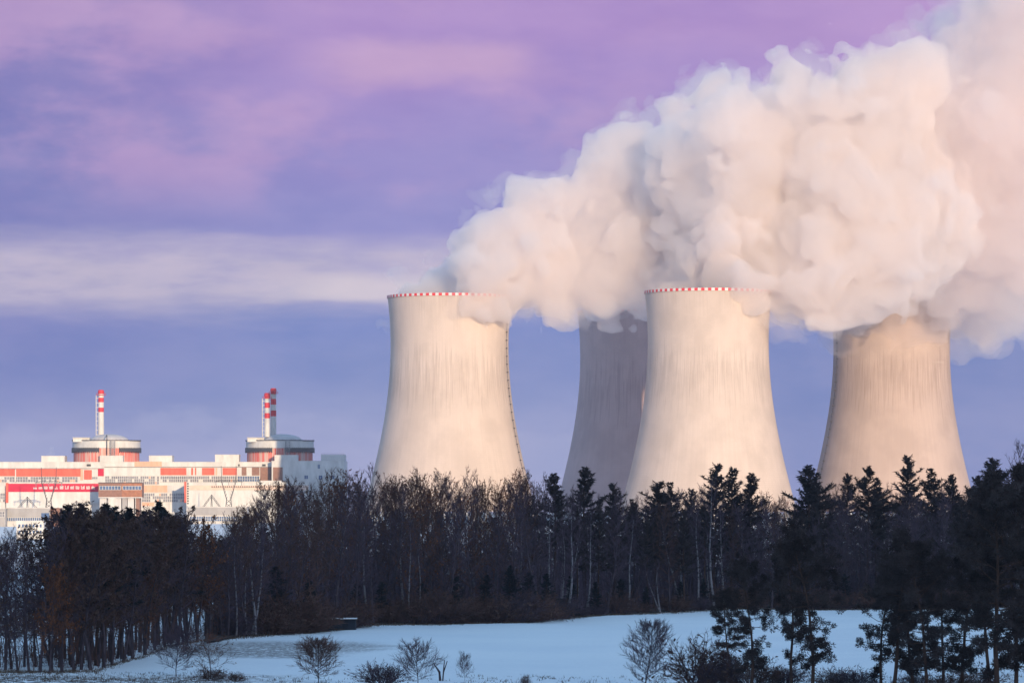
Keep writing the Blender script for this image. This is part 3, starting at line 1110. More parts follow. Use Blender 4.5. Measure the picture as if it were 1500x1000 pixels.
def conifer(name, h, wid, clear, mats, cat='tree', dens=1.0, top_open=0.6, droop=-0.1, nb=5, gap=0.75):
    """needle tree with whorled branches carrying flat sprays of needles"""
    tr, cr = MB(), MB()
    pts = limb(tr, Vector((0, 0, -0.3)), Vector((0, 0, 1)), h, 0.012 * h, 0.02, 10, 7, 0.03, 0.05)
    z = clear * h
    while z < h * 0.985:
        t = (z / h - clear) / (1 - clear)
        L0 = wid * ((1 - t) ** 0.75) * (0.75 + 0.25 * math.sin(z * 2.1)) + 0.25
        if t > top_open:
            L0 *= rnd.uniform(0.75, 1.25)
        for i in range(nb):
            if rnd.random() < 0.10:
                continue
            p, d = at(pts, z / h + rnd.uniform(-0.012, 0.012))
            az = rnd.uniform(0, 2 * math.pi)
            L = L0 * rnd.uniform(0.6, 1.15)
            el = droop + 0.75 * t + rnd.uniform(-0.12, 0.15)
            dd = Vector((math.cos(az) * math.cos(el), math.sin(az) * math.cos(el), math.sin(el)))
            bp = limb(cr, p, dd, L, 0.05, 0.015, 4, 3, 0.09, 0.07, 0)
            m_ = max(4, int(L * 4.2 * dens))
            for j in range(m_):
                f = 0.12 + 0.88 * (j + rnd.random()) / m_
                q, qd = at(bp, f)
                for _ in range(4):
                    sd = side(qd, rnd.uniform(0.5, 1.25))
                    sd.z = sd.z * 0.55 + 0.08
                    blade(cr, q + rv(0.08), sd, rnd.uniform(0.35, 0.85) * min(1.0, 0.45 + L * 0.22), 0.1, 1)
        z += gap * rnd.uniform(0.7, 1.3) * (1 - 0.45 * t)
    root = proto_root(name, cat)
    PROTO_CHILD[root] = [('trunk', tr, [mats[0]]), ('crown', cr, [mats[0], mats[1]])]
    return root


def scots_pine(name, h, clear, nbr, wid, mats, per=95, flat=0.55, low=0):
    """tall bare stem with irregular limbs that end in dense clumps of needles"""
    tr, cr = MB(), MB()
    pts = limb(tr, Vector((0, 0, -0.3)), Vector((rnd.uniform(-.08, .08), 0, 1)), h, 0.0125 * h, 0.05, 12, 8, 0.085, 0.04)

    def clump(c, rx, n):
        for _ in range(n):
            v = rv()
            while v.length > 1:
                v = rv()
            q = c + Vector((v.x * rx, v.y * rx, v.z * rx * flat))
            dd = (v + rv(0.7) + Vector((0, 0, 0.25))).normalized()
            blade(cr, q, dd, rnd.uniform(0.25, 0.5), 0.06, 1)

    for i in range(nbr + low):
        if i < nbr:
            f = clear + (1 - clear) * ((i + rnd.random()) / nbr)
            t = (f - clear) / (1 - clear)
            L = wid * (0.35 + 0.65 * math.sin(math.pi * (0.25 + 0.68 * t))) * rnd.uniform(0.55, 1.15)
        else:
            f = clear * rnd.uniform(0.35, 0.95)
            t, L = 0.0, wid * rnd.uniform(0.25, 0.6)
        p, d = at(pts, f)
        az = i * 2.399 + rnd.uniform(-0.7, 0.7)
        el = -0.1 + 0.7 * t + rnd.uniform(-0.2, 0.3)
        dd = Vector((math.cos(az) * math.cos(el), math.sin(az) * math.cos(el), math.sin(el)))
        bp = limb(cr, p, dd, L, 0.09 * (1.2 - t), 0.02, 5, 4, 0.22, 0.05, 0)
        for j in range(8):
            q, qd = at(bp, 0.25 + 0.75 * (j + rnd.random()) / 8)
            sp = limb(cr, q, (side(qd, 0.7) + Vector((0, 0, 0.2))), L * rnd.uniform(0.15, 0.42), 0.03, 0.012, 2, 3, 0.25, 0.02, 0)
            if i < nbr or rnd.random() < 0.55:
                clump(sp[-1], rnd.uniform(0.28, 0.72), int(per * rnd.uniform(0.25, 0.7)))
        if i < nbr:
            clump(bp[-1], rnd.uniform(0.4, 0.8), per // 2)
    clump(pts[-1], 0.8, per)
    root = proto_root(name, 'tree')
    PROTO_CHILD[root] = [('trunk', tr, [mats[0]]), ('crown', cr, [mats[0], mats[1]])]
    return root


def bush(name, h, wid, n, mats, leaves=0.0, twig=0.02):
    st, cr = MB(), MB()
    for i in range(n):
        az, el = rnd.uniform(0, 6.283), rnd.uniform(0.25, 1.45)
        L = h * rnd.uniform(0.6, 1.05) * (0.55 + 0.45 * math.sin(el)) + wid * 0.4 * math.cos(el)
        p = Vector((math.cos(az), math.sin(az), 0)) * wid * rnd.uniform(0, 0.35)
        bp = limb(st, p, Vector((math.cos(az) * math.cos(el), math.sin(az) * math.cos(el), math.sin(el))), L, 0.03, 0.010, 4, 3, 0.2, 0.04)
        for j in range(7):
            q, qd = at(bp, 0.25 + 0.75 * (j + rnd.random()) / 7)
            sp = limb(cr, q, side(qd, rnd.uniform(0.4, 0.9)), L * rnd.uniform(0.15, 0.4), 0.014, 0.008, 2, 3, 0.2, 0.05)
            for k in range(5):
                u, ud = at(sp, 0.1 + 0.9 * rnd.random())
                blade(cr, u, side(ud, rnd.uniform(0.3, 0.9)), rnd.uniform(0.2, 0.6), twig)
                if rnd.random() < leaves:
                    leafq(cr, u + rv(0.2), rnd.uniform(0.08, 0.2), 1)
    root = proto_root(name, 'bush')
    PROTO_CHILD[root] = [('stems', st, [mats[0]]), ('crown', cr, [mats[1], mats[2]])]
    return root


MESH_CACHE = {}


def plant(proto, loc, rotz, scale, label, group=None):
    """one tree: an empty with copies of the prototype's parts"""
    r = proto.copy()
    C.objects.link(r)
    r.location = loc
    r.rotation_euler = (rnd.uniform(-0.025, 0.025), rnd.uniform(-0.025, 0.025), rotz)
    r.scale = scale if isinstance(scale, tuple) else (scale, scale, scale)
    r['label'] = label
    if group:
        r['group'] = group
    for nm, mb, ms in PROTO_CHILD[proto]:
        key = (proto, nm)
        if key not in MESH_CACHE:
            me = bpy.data.meshes.new(nm)
            me.from_pydata(mb.v, [], mb.f)
            for q in ms:
                me.materials.append(q)
            if len(ms) > 1:
                me.polygons.foreach_set('material_index', mb.m)
            if nm == 'trunk':
                me.polygons.foreach_set('use_smooth', [True] * len(me.polygons))
            me.update()
            MESH_CACHE[key] = me
        o = bpy.data.objects.new(nm, MESH_CACHE[key])
        C.objects.link(o)
        o.parent = r
    return r


def spot(px, Y):
    x = (px - 750) / F * Y
    return (x, Y, field_z(x, Y) - 0.02)


DECID = [bare_tree('bare_tree', 24, 6.0, 0.2, 32, lv, (M_BARK, tw, lm), 0.85, 1, 0.026, 9, 7)
         for lv, tw, lm in ((0.03, M_TWIG, M_LEAFD), (0.0, M_TWIG, M_LEAFD), (0.16, M_TWIGR, M_LEAFD), (0.08, M_TWIG, M_LEAFD), (0.22, M_TWIGR, M_LEAF), (0.34, M_TWIGR, M_LEAFD))]
BIRCH = [bare_tree('birch_tree', 22, 4.4, 0.3, 28, 0.0, (M_BIRCH, M_TWIG, M_LEAFD), 1.05, st_, 0.018, 7, 6) for st_ in (1, 1, 2)]
PINES = [conifer('pine_tree', 26, 5.6, cl, (M_PBARK, M_PINE), 'tree', 1.25, 0.3, 0.0, 6, 0.8) for cl in (0.45, 0.5, 0.38)]
SPRUCES = [conifer('spruce_tree', 18, 3.9, 0.06, (M_PBARK, M_SPRUCE), 'tree', 1.0, 0.8, -0.12, 6, 0.62) for _ in range(3)]
CSPRUCE = [conifer('spruce_tree', 18, 3.6, 0.4, (M_PBARK, M_SPRUCE), 'tree', 1.0, 0.8, -0.1, 6, 0.62) for _ in range(2)]
SCOTS = [scots_pine('scots_pine', 23, c_, n_, w_, (M_PBARK, M_PINE), 140, f_, l_) for c_, n_, w_, f_, l_ in ((0.42, 30, 4.4, 0.9, 18), (0.5, 26, 3.6, 1.0, 12), (0.34, 32, 4.8, 0.8, 10), (0.46, 26, 4.2, 1.0, 20), (0.55, 26, 5.0, 0.8, 26))]
BUSHES = [bush('bare_bush', 2.6, 2.4, 75, (M_TWIG, M_TWIG, M_LEAFD), 0.08), bush('bare_bush', 2.4, 3.0, 60, (M_TWIGR, M_TWIGR, M_LEAFD), 0.35),
          bush('bare_bush', 3.2, 2.2, 70, (M_TWIG, M_TWIGR, M_LEAFD), 0.2)]
OAKS = [bare_tree('oak_tree', 15, 5.0, 0.16, 26, 0.75, (M_BARK, M_TWIGR, M_LEAF), 0.75, 1, 0.022, 8, 6)]

# heights of the ragged treetop line along the photo
TOPS = [(320, 772), (345, 742), (380, 722), (420, 708), (450, 706), (480, 698), (520, 706), (545, 694), (575, 698), (620, 692), (660, 694), (700, 704), (735, 702), (770, 696),
        (800, 700), (840, 718), (900, 726), (960, 716), (1040, 716), (1100, 724), (1160, 732), (1220, 720), (1300, 716), (1370, 712), (1430, 712), (1500, 700), (1700, 700)]


def top_at(px):
    for (a, u), (b_, v) in zip(TOPS, TOPS[1:]):
        if px <= b_:
            return u + (v - u) * (px - a) / (b_ - a)
    return 700


def height_for(px, py, Y):
    return CAM_Z + (HORIZON - py) / F * Y - field_z((px - 750) / F * Y, Y)


def zone(px):
    for lim, nm in ((345, 'left of the birch pair'), (440, 'below the right reactor'), (540, 'below the white annex'), (640, 'under leftmost tower left half'),
                    (775, 'under leftmost tower right half'), (930, 'below the shaded tower'), (1060, 'below front tower left half'),
                    (1165, 'below front tower right half'), (1300, 'below rightmost tower left half'), (1420, 'below rightmost tower right half')):
        if px < lim:
            return nm
    return 'at the forest right end'


ROWN = ['at the forest edge', 'just inside the forest', 'deep in the forest'] + ['far back in the forest'] * 3
KINDL = {'bare_tree': ['bare grey brown tree', 'leafless dark grey tree', 'russet twiggy tree', 'bare tree with sparse leaves', 'tree hung with rusty leaves', 'brownish dull leaved tree'],
         'birch_tree': ['slim white birch', 'pale flecked birch', 'forked white birch'],
         'pine_tree': ['dark pine', 'long stemmed pine', 'bushy pine']}


def group_for(kind, row, z):
    return 'forest %s %s, %s' % (kind.replace('_', ' ') + 's', row, z)


# the forest belt: six staggered rows
for row in range(6):
    px = 318 + rnd.uniform(0, 20)
    step = 29 if row < 4 else 34
    while px < 1560:
        Y = edge_y(px) + 3 + row * 15 + rnd.uniform(-5, 6)
        h = height_for(px, top_at(px) + rnd.uniform(3, 36) + (10 if row == 0 else 0), Y)
        q = rnd.random()
        birchy = 740 < px < 1060 or 590 < px < 700
        if q < (0.34 if birchy else 0.05):
            i = rnd.choice((0, 0, 1, 1, 2))
            p, base, lab = BIRCH[i], 22, KINDL['birch_tree'][i]
        elif q > 0.86 and px > 770:
            i = rnd.randrange(3)
            p, base, lab = PINES[i], 26, KINDL['pine_tree'][i]
        else:
            w_ = (0, 1, 2, 3, 4, 5) if px < 780 else (0, 1, 3, 3, 2, 0)
            i = rnd.choice(w_)
            if 350 < px < 520 and rnd.random() < 0.5:
                i = rnd.choice((2, 4, 5))
            p, base, lab = DECID[i], 24, KINDL['bare_tree'][i]
        s = h / base
        wx = s * rnd.uniform(0.8, 1.1) * (0.9 if row else 1.0)
        plant(p, spot(px, Y), rnd.uniform(0, 6.28), (wx, wx, s), '%s %s %s' % (lab, ROWN[row], zone(px)), 'forest trees: %s %s %s' % (lab, ROWN[row], zone(px)))
        px += step * rnd.uniform(0.75, 1.25)

# saplings, brush and fallen branches that fill the forest's inside
b = MB()
for i in range(8200):
    px = rnd.uniform(322, 1680)
    Y = edge_y(px) + 17 + 95 * rnd.random()
    x = (px - 750) / F * Y
    z = field_z(x, Y)
    hgt = rnd.uniform(4.0, 18.5) * (0.85 if px < 420 else 1.0)
    ln = Vector((rnd.uniform(-.15, .15), rnd.uniform(-.15, .15), 1)).normalized()
    p0 = Vector((x, Y, z))
    s = ln.orthogonal().normalized()
    b.add([tuple(p0 - s * 0.07), tuple(p0 + s * 0.07), tuple(p0 + ln * hgt)], [(0, 1, 2)], 0)
    for k in range(13):
        f = rnd.uniform(0.12, 1)
        d = Vector((rnd.uniform(-1, 1), rnd.uniform(-1, 1), rnd.uniform(0.1, 1.1)))
        blade(b, p0 + ln * hgt * f, d, rnd.uniform(0.8, 2.6) * (1.2 - 0.5 * f), 0.035, 0)
tag(b.build('undergrowth', M_THICKET), kind='stuff')

COP = [(-30, 470), (60, 470), (140, 474), (175, 495), (200, 515), (240, 545), (290, 575), (345, 592)]


def cop_y(px):
    for (a, u), (b_, v) in zip(COP, COP[1:]):
        if px <= b_:
            return u + (v - u) * (px - a) / (b_ - a)
    return 592



# brush between the stems of the copse
b = MB()
for i in range(900):
    px = rnd.uniform(-20, 330)
    Y = cop_y(px) + 2 + 45 * rnd.random()
    x = (px - 750) / F * Y
    z = field_z(x, Y)
    p0 = Vector((x, Y, z + rnd.uniform(3.0, 7.0) * (1 if rnd.random() < 0.8 else 0.1)))
    for k in range(16):
        d = Vector((rnd.uniform(-1, 1), rnd.uniform(-1, 1), rnd.uniform(-0.2, 1.1)))
        blade(b, p0 + rv(0.8), d, rnd.uniform(0.6, 2.2), 0.03, 0)
for i in range(170):
    px = rnd.uniform(-15, 320)
    Y = cop_y(px) + 1 + 44 * rnd.random()
    x = (px - 750) / F * Y
    limb(b, Vector((x, Y, field_z(x, Y) - 0.1)), Vector((rnd.uniform(-.25, .25), rnd.uniform(-.25, .25), 1)), rnd.uniform(4, 9), 0.06, 0.02, 5, 3, 0.12, 0.03)
tag(b.build('brushwood', M_TWIGR), kind='stuff')

# pines that stand out against the towers and the sky
for px, py, Yo, wf, lab in (
        (811, 690, 30, 1.0, 'dark pine filling the sky gap between leftmost and shaded towers'), (858, 681, 34, 1.05, 'tall dark pine in front of the shaded tower, the left one'),
        (902, 706, 30, 1.0, 'shorter dark pine in front of the shaded tower near the front tower foot'), (957, 703, 26, 1.35, 'broad flat topped pine at the front tower left foot'),
        (992, 704, 40, 0.9, 'narrow pine right of the broad flat topped one'), (1014, 714, 34, 0.8, 'small pine in the dip left of the tallest front tower pine'),
        (1043, 677, 24, 1.0, 'tallest pine before the middle of the front tower'), (1072, 683, 30, 0.95, 'pine just right of the tallest one before the front tower'),
        (1098, 690, 36, 0.95, 'spiky pine with drooping right side before the front tower'), (1178, 678, 24, 1.15, 'bushy pine in the gap right of the front tower'),
        (1212, 690, 30, 1.05, 'pine at the left foot of the rightmost tower'), (1244, 691, 38, 0.85, 'thin pine before the rightmost tower, left part'),
        (1268, 680, 26, 0.9, 'pointed pine before the rightmost tower, left of its middle'), (1287, 698, 32, 0.9, 'low pine right beside the pointed one'),
        (1333, 665, 22, 0.9, 'tall spire shaped pine before the middle of the rightmost tower'), (1367, 684, 28, 1.0, 'rounded pine right of the spire shaped one'),
        (1395, 692, 36, 0.85, 'pine before the right flank of the rightmost tower'), (1426, 694, 34, 0.9, 'pine at the right foot of the rightmost tower'),
        (1462, 668, 20, 1.25, 'broad dark pine against the sky at the right end'), (1500, 676, 26, 1.1, 'dark pine cut by the right edge of the photo')):
    Y = edge_y(px) + Yo
    h = height_for(px, py, Y)
    plant(PINES[rnd.randrange(3)], spot(px, Y), rnd.uniform(0, 6.28), (h / 26 * wf * 1.35, h / 26 * wf * 1.35, h / 26), lab)

# dark young spruces along the edge
for px, py, Yo, lab in ((742, 826, 4, 'dark young spruce at the forest edge under the leftmost tower right side'), (712, 840, 10, 'dark young spruce left of its taller neighbour at the edge'),
                        (772, 836, 12, 'dark young spruce right of the darkest clump at the edge'), (800, 838, 8, 'wide dark spruce between the birch stems'), (834, 842, 10, 'dark spruce below the left pine of the shaded tower'),
                        (872, 850, 8, 'low dark spruce below the shaded tower'), (908, 846, 12, 'dark spruce in the shade below the front tower foot'), (945, 858, 10, 'small dark spruce left of the multi stemmed birch'),
                        (1000, 850, 14, 'dark spruce right of the multi stemmed birch'), (1030, 846, 16, 'dark spruce below the tallest pine'), (1090, 842, 12, 'dark spruce below the front tower right side'),
                        (1140, 838, 12, 'dark spruce behind the near pines at the front tower right foot'), (1190, 836, 14, 'dark spruce under the gap right of front tower'), (1240, 838, 12, 'dark spruce left of the open snow view on the right'),
                        (1290, 840, 12, 'dark spruce below the pointed pine'), (1350, 840, 14, 'dark spruce below the spire shaped pine'), (1400, 838, 12, 'dark spruce below the right flank pine'),
                        (1460, 836, 14, 'dark spruce below the broad right end pine'), (410, 826, 22, 'dark spruce behind the birch pair'), (455, 846, 16, 'dark spruce left of the hut'), (520, 852, 26, 'dark spruce behind the hut'),
                        (560, 850, 18, 'dark spruce right of the hut'), (620, 846, 20, 'dark spruce deep under the middle of leftmost tower'), (668, 842, 14, 'dark spruce deep right of leftmost tower middle')):
    Y = edge_y(px) + Yo * 0.35 - 2
    h = height_for(px, py, Y)
    plant(SPRUCES[rnd.randrange(3)], spot(px, Y), rnd.uniform(0, 6.28), (h / 18 * 1.7, h / 18 * 1.7, h / 18), lab)

# a closing line of spruces at the back
px = 360
while px < 1560:
    Y = edge_y(px) + 100 + rnd.uniform(-8, 10)
    h = height_for(px, 752 + rnd.uniform(-8, 18), Y)
    l = 'dark spruce at the back of the forest %s' % zone(px)
    plant(SPRUCES[rnd.randrange(3)], spot(px, Y), rnd.uniform(0, 6.28), (h / 18 * 1.2, h / 18 * 1.2, h / 18), l, 'back spruces: ' + l)
    px += rnd.uniform(20, 30)

# pale birches that show in front of the dark forest
for px, py, Yo, st_, sc, lab in ((346, 792, -1.0, 0, 0.9, 'left pale birch of the pair by the snow on the left'), (372, 765, -2.0, 2, 1.1, 'taller branching pale birch of the pair on the left'), (361, 790, 1.5, 1, 0.8, 'thin birch between the pale pair'),
                                 (600, 770, -0.5, 0, 0.8, 'lone white birch stem under the leftmost tower'), (614, 775, 1, 1, 0.8, 'thin birch right of the lone white stem'), (968, 812, -1.5, 2, 1.2, 'multi stemmed pale birch at the edge by the round tree'),
                                 (1046, 704, -1.0, 1, 1.0, 'tall white birch with a crooked stem under the front tower'), (1022, 745, 1.0, 0, 1.0, 'leaning pale birch left of the crooked one'), (1002, 735, 3, 2, 1.0, 'pale birch leaning right under the front tower'),
                                 (1490, 655, -1, 1, 1.1, 'tall bare birch rising at the right edge')):
    Y = edge_y(px) + Yo
    h = height_for(px, py, Y)
    plant(BIRCH[st_], spot(px, Y), rnd.uniform(0, 6.28), (h / 22 * sc, h / 22 * sc, h / 22), lab)

# reddish bare scrub where the sun still reaches, beyond the forest
for px, py, Y in ((752, 698, 1500), (768, 712, 1530), (735, 716, 1510), (1138, 740, 1480), (1152, 734, 1500), (1165, 742, 1520), (925, 742, 1500), (1208, 738, 1530), (1300, 744, 1490), (1322, 740, 1500), (1408, 742, 1520), (1420, 738, 1500)):
    h = height_for(px, py, Y)
    plant(DECID[2], spot(px, Y), rnd.uniform(0, 6.28), h / 24, 'sunlit reddish tree top glowing %s beyond the dark forest' % zone(px), 'sunlit trees %s' % zone(px))

# copse on the left: front edge runs from near left to far right
COPTOP = [(-30, 790), (30, 788), (65, 770), (85, 748), (105, 736), (130, 734), (160, 738), (195, 748), (235, 736), (262, 740), (290, 758), (310, 776), (345, 785)]


def cop_top(px):
    for (a, u), (b_, v) in zip(COPTOP, COPTOP[1:]):
        if px <= b_:
            return u + (v - u) * (px - a) / (b_ - a)
    return 790


def czone(px):
    for lim, nm in ((45, 'at the far left edge'), (100, 'below the grey office'), (150, 'below the crimson band'), (210, 'below the brown building'), (270, 'left of the white shed')):
        if px < lim:
            return nm
    return 'at the right end of the copse'


CTREES = [bare_tree('copse_tree', 18, 3.8, 0.24, 28, lv, (M_BARK, tw, lm), 0.8, 1, 0.03, 8, 6, False, 0.26) for lv, tw, lm in ((0.30, M_TWIG, M_LEAFD), (0.5, M_TWIGR, M_LEAFD), (0.12, M_TWIG, M_LEAFD))]
CLAB = ['dark twigged copse tree', 'brown leaved copse tree', 'bare grey copse tree']
for row in range(5):
    px = -28 + rnd.uniform(0, 14)
    while px < 335:
        Y = cop_y(px) + row * 9 + rnd.uniform(-3, 4)
        back = px < 62 and row > 1
        h = height_for(px, cop_top(px) + rnd.uniform(12, 44), Y)
        i = rnd.randrange(3) if px > 62 else 2
        s = h / 18
        if not back:
            wx = s * rnd.uniform(0.9, 1.2)
            l = '%s %s, %s' % (CLAB[i], ['in its front row', 'second row in', 'in the middle rows', 'in the back rows', 'in the back rows'][row], czone(px))
            plant(CTREES[i], spot(px, Y), rnd.uniform(0, 6.28), (wx, wx, s), l, 'copse trees: ' + l)
        px += (15 if px > 62 else 19) * rnd.uniform(0.7, 1.3)
for px, py, Yo, lab in ((104, 732, 14, 'dark spruce with the left of two peaks below the crimson band'), (121, 731, 18, 'dark spruce with the right of two peaks below the crimson band'), (153, 731, 16, 'dark spruce tip before the brown building left pier'),
                        (164, 736, 20, 'dark spruce before the brown building'), (194, 737, 18, 'small pointed spruce before the right pier of the brown building'), (232, 728, 18, 'dark spruce top below the salmon panels'), (214, 742, 22, 'low dark spruce left of the white shed'),
                        (248, 738, 22, 'dark spruce between two brown crowns left of the white shed'), (88, 752, 16, 'dark spruce left shoulder of the copse below the grey office'), (140, 752, 12, 'dark spruce in the dip between the two spruce peaks'),
                        (180, 758, 12, 'dark spruce low in the copse below the brown building'), (318, 788, 30, 'dark spruce in the gap right of the copse')):
    Y = cop_y(px) + Yo
    h = height_for(px, py, Y)
    plant(CSPRUCE[rnd.randrange(2)], spot(px, Y), rnd.uniform(0, 6.28), (h / 18 * 1.15, h / 18 * 1.15, h / 18), lab)
for px, py, Yo, lab in ((72, 838, -6, 'rusty leaved oak in front of the copse on the left'), (92, 852, -3, 'second rusty oak touching the first on the left'), (288, 770, 2, 'rust brown oak at the right end of the copse'), (322, 850, 6, 'small rusty oak left of the pale birch pair'),
                        (210, 850, 4, 'oak with rusty leaves low in the middle of the copse')):
    Y = cop_y(px) + Yo
    h = height_for(px, py, Y)
    plant(OAKS[0], spot(px, Y), rnd.uniform(0, 6.28), (h / 15 * 0.75, h / 15 * 0.75, h / 15), lab)
# thinner trees far left, snow showing behind
for i in range(9):
    px = -10 + i * 9 + rnd.uniform(-3, 3)
    Y = 560 + rnd.uniform(0, 120)
    h = height_for(px, 775 + rnd.uniform(0, 25), Y)
    plant(DECID[rnd.choice((1, 1, 0))], spot(px, Y), rnd.uniform(0, 6.28), h / 24, 'thin bare tree before open snow at the far left', 'thin far left trees')

# tall pines near the camera on the right
for n, (px, py, Y, lab) in enumerate(((1072, 872, 436, 'small near pine with a crooked stem, first from the bush'), (1100, 824, 418, 'near pine with forked grey stem left of the snow gap'), (1160, 800, 424, 'near pine with a straight stem left of the snow gap'), (1190, 782, 410, 'dense near pine bordering the snow gap on its left'),
                                      (1290, 826, 420, 'near pine with low ragged boughs right of the snow gap'), (1308, 786, 405, 'tall slender near pine right of the snow gap'), (1338, 812, 414, 'near pine with a thin dark stem behind its neighbours'), (1358, 796, 400, 'near pine with a leaning stem right of the thin one'),
                                      (1382, 820, 432, 'near pine behind the leaning one'), (1410, 790, 408, 'near pine with long side boughs before the rightmost tower flank'), (1462, 706, 398, 'largest near pine close to the right edge'), (1488, 722, 418, 'near pine at the right edge of the view'), (1450, 760, 440, 'shorter near pine behind the largest one'),
                                      (1515, 690, 402, 'near pine cut off by the right edge'))):
    h = height_for(px, py, Y)
    plant(SCOTS[(0, 3, 1, 4, 2, 1, 3, 4, 0, 3, 2, 4, 1, 0)[n]], spot(px, Y), rnd.uniform(0, 6.28), (h / 23 * rnd.uniform(0.95, 1.15), h / 23 * rnd.uniform(0.95, 1.15), h / 23), lab)

# small trees and scrub along the near edge of the field
SMALL = [bare_tree('small_bare_tree', 6, 3.3, 0.14, 62, 0.05, (M_BARK, M_TWIGR, M_LEAFD), 0.5, 1, 0.021, 10, 8, True, 0.08), bare_tree('small_bare_tree', 8, 3.4, 0.12, 60, 0.0, (M_BARK, M_TWIG, M_LEAFD), 0.65, 1, 0.018, 10, 8, True),
         bare_tree('small_bare_tree', 6, 4.2, 0.18, 38, 0.0, (M_BARK, M_TWIG, M_LEAFD), 0.55, 1, 0.018, 11, 8), bare_tree('small_bare_tree', 6, 4.4, 0.16, 26, 0.22, (M_BARK, M_TWIGR, M_LEAF), 0.35, 1, 0.013, 8, 6, False, 0.12)]
for px, py, base, i, sc, lab in ((258, 930, 988, 2, 1.05, 'small bare tree with wide open limbs in front of the copse'), (308, 932, 992, 3, 1.1, 'small spreading tree with russet leaves beside the bare one'), (467, 936, 1000, 0, 1.0, 'neat round topped small tree standing alone on the snow'),
                                 (612, 948, 1004, 2, 1.0, 'low gnarled tree with a tangled crown near the bottom'), (945, 912, 1006, 1, 1.0, 'rounded bare tree in front of the white field'), (681, 962, 996, 2, 0.55, 'thin sapling right of the gnarled tree')):
    Y = CAM_Z * F / (base - HORIZON)
    h = height_for(px, py, Y)
    bh = 8 if i == 1 else 6
    plant(SMALL[i], spot(px, Y), rnd.uniform(0, 6.28), (h / bh * sc, h / bh * sc, h / bh), lab)
for px, py, base, i, wx, lab in ((560, 972, 1003, 0, 1.3, 'dark rounded bush left of the gnarled tree'), (1022, 946, 1004, 2, 1.0, 'big dark bush with spraying twigs before the near pines'), (1054, 966, 1006, 0, 1.0, 'dark bush merging with the first near pine'),
                                 (310, 978, 996, 1, 1.3, 'low brown scrub under the russet leaved tree'), (345, 984, 998, 1, 1.1, 'low brown scrub right of the russet leaved tree'), (1150, 976, 1004, 0, 1.6, 'low scrub under the near pines left of the snow gap'), (1215, 982, 1006, 2, 1.4, 'low scrub at the foot of the snow gap'),
                                 (1255, 980, 1008, 0, 1.4, 'low scrub at the right foot of the snow gap'), (1100, 970, 1006, 2, 1.3, 'scrub at the foot of the forked near pine'), (1340, 986, 1008, 0, 1.3, 'scrub at the foot of the leaning near pine'), (1440, 984, 1008, 2, 1.5, 'scrub near the largest pine at right'),
                                 (1395, 984, 1010, 1, 1.3, 'brown scrub between the near pines at right'), (770, 990, 1003, 2, 0.6, 'tiny twiggy scrub on the snow below the field middle')):
    Y = CAM_Z * F / (base - HORIZON)
    h = height_for(px, py, Y)
    plant(BUSHES[i], spot(px, Y), rnd.uniform(0, 6.28), (h / 2.7 * wx, h / 2.7 * wx, h / 2.7), lab)
# broken stump with two upright sticks
t = thing('broken_stump', 'broken forked stump with upright sticks right of the gnarled tree', 'stump', spot(645, 448))
b = MB()
x, y, z = spot(645, 448)
b.tube([(x, y, z - 0.1), (x - 0.1, y, z + 1.0), (x - 0.7, y, z + 1.9)], [0.16, 0.13, 0.05], 6)
b.build('stem', M_BARK, t)
b = MB()
b.tube([(x + 0.25, y, z - 0.1), (x + 0.35, y, z + 1.2), (x + 0.45, y, z + 2.3)], [0.09, 0.08, 0.05], 5)
b.tube([(x + 0.30, y, z + 0.8), (x + 0.75, y, z + 2.2)], [0.07, 0.05], 5)
b.build('branch', M_BARK, t)

# brown bushes along the forest edge
i = 0
px = 345
while px < 1480:
    Y = edge_y(px) - 1.0 + rnd.uniform(-2, 2.5)
    hgt = rnd.uniform(2.2, 5.0)
    if 850 < px < 1060:
        hgt *= 0.6
    q = rnd.randrange(3)
    l = '%s at the foot of the forest %s' % (['twiggy grey bush', 'brown bush with withered leaves', 'russet twiggy bush'][q], zone(px))
    plant(BUSHES[q], spot(px, Y), rnd.uniform(0, 6.28), (hgt / 2.7 * 1.2, hgt / 2.7 * 1.2, hgt / 2.7), l, 'edge bushes: ' + l)
    px += rnd.uniform(24, 60) if px < 700 else rnd.uniform(14, 34) if px < 880 else rnd.uniform(30, 56)
for px, py, lab in ((422, 868, 'large brown bush between birch pair and hut'), (440, 880, 'brown bush left of the hut'), (715, 872, 'big rounded brown bush under the right side of leftmost tower'), (770, 870, 'broad brown bush at the dark spruce clump'), (690, 880, 'brown bush at the left of the dark clump'), (905, 872, 'brown bush before the front tower foot')):
    Y = edge_y(px) - 2
    h = height_for(px, py, Y)
    plant(BUSHES[1 if px < 800 else 2], spot(px, Y), rnd.uniform(0, 6.28), (h / 2.7 * 1.1, h / 2.7 * 1.1, h / 2.7), lab)

# hut under the trees
YH2 = 627
xh = (496 - 750) / F * YH2
zh = field_z(xh, YH2)
t = thing('dark_hut', 'dark wooden hut with a snow covered flat roof under the trees', 'hut', (xh, YH2 + 1.5, zh))
b = MB()
b.box(xh - 2.8, xh + 2.6, YH2, YH2 + 3, zh - 0.1, zh + 1.6)
b.build('wall', mat('dark_planks', (0.016, 0.021, 0.032), 0.8, 0.3, 2.0, (6, 6, 0.4)), t)
b = MB()
b.box(xh - 3.1, xh + 2.8, YH2 - 0.35, YH2 + 3.2, zh + 1.603, zh + 1.7)
rf = b.build('roof', M_STEEL, t)
b = MB()
b.box(xh - 3.05, xh + 2.75, YH2 - 0.3, YH2 + 3.15, zh + 1.703, zh + 1.82)
b.build('roof_snow', M_SNOWCAP, rf)
b = MB()
b.box(xh + 0.6, xh + 1.4, YH2 - 0.05, YH2 - 0.01, zh + 0.05, zh + 1.6)
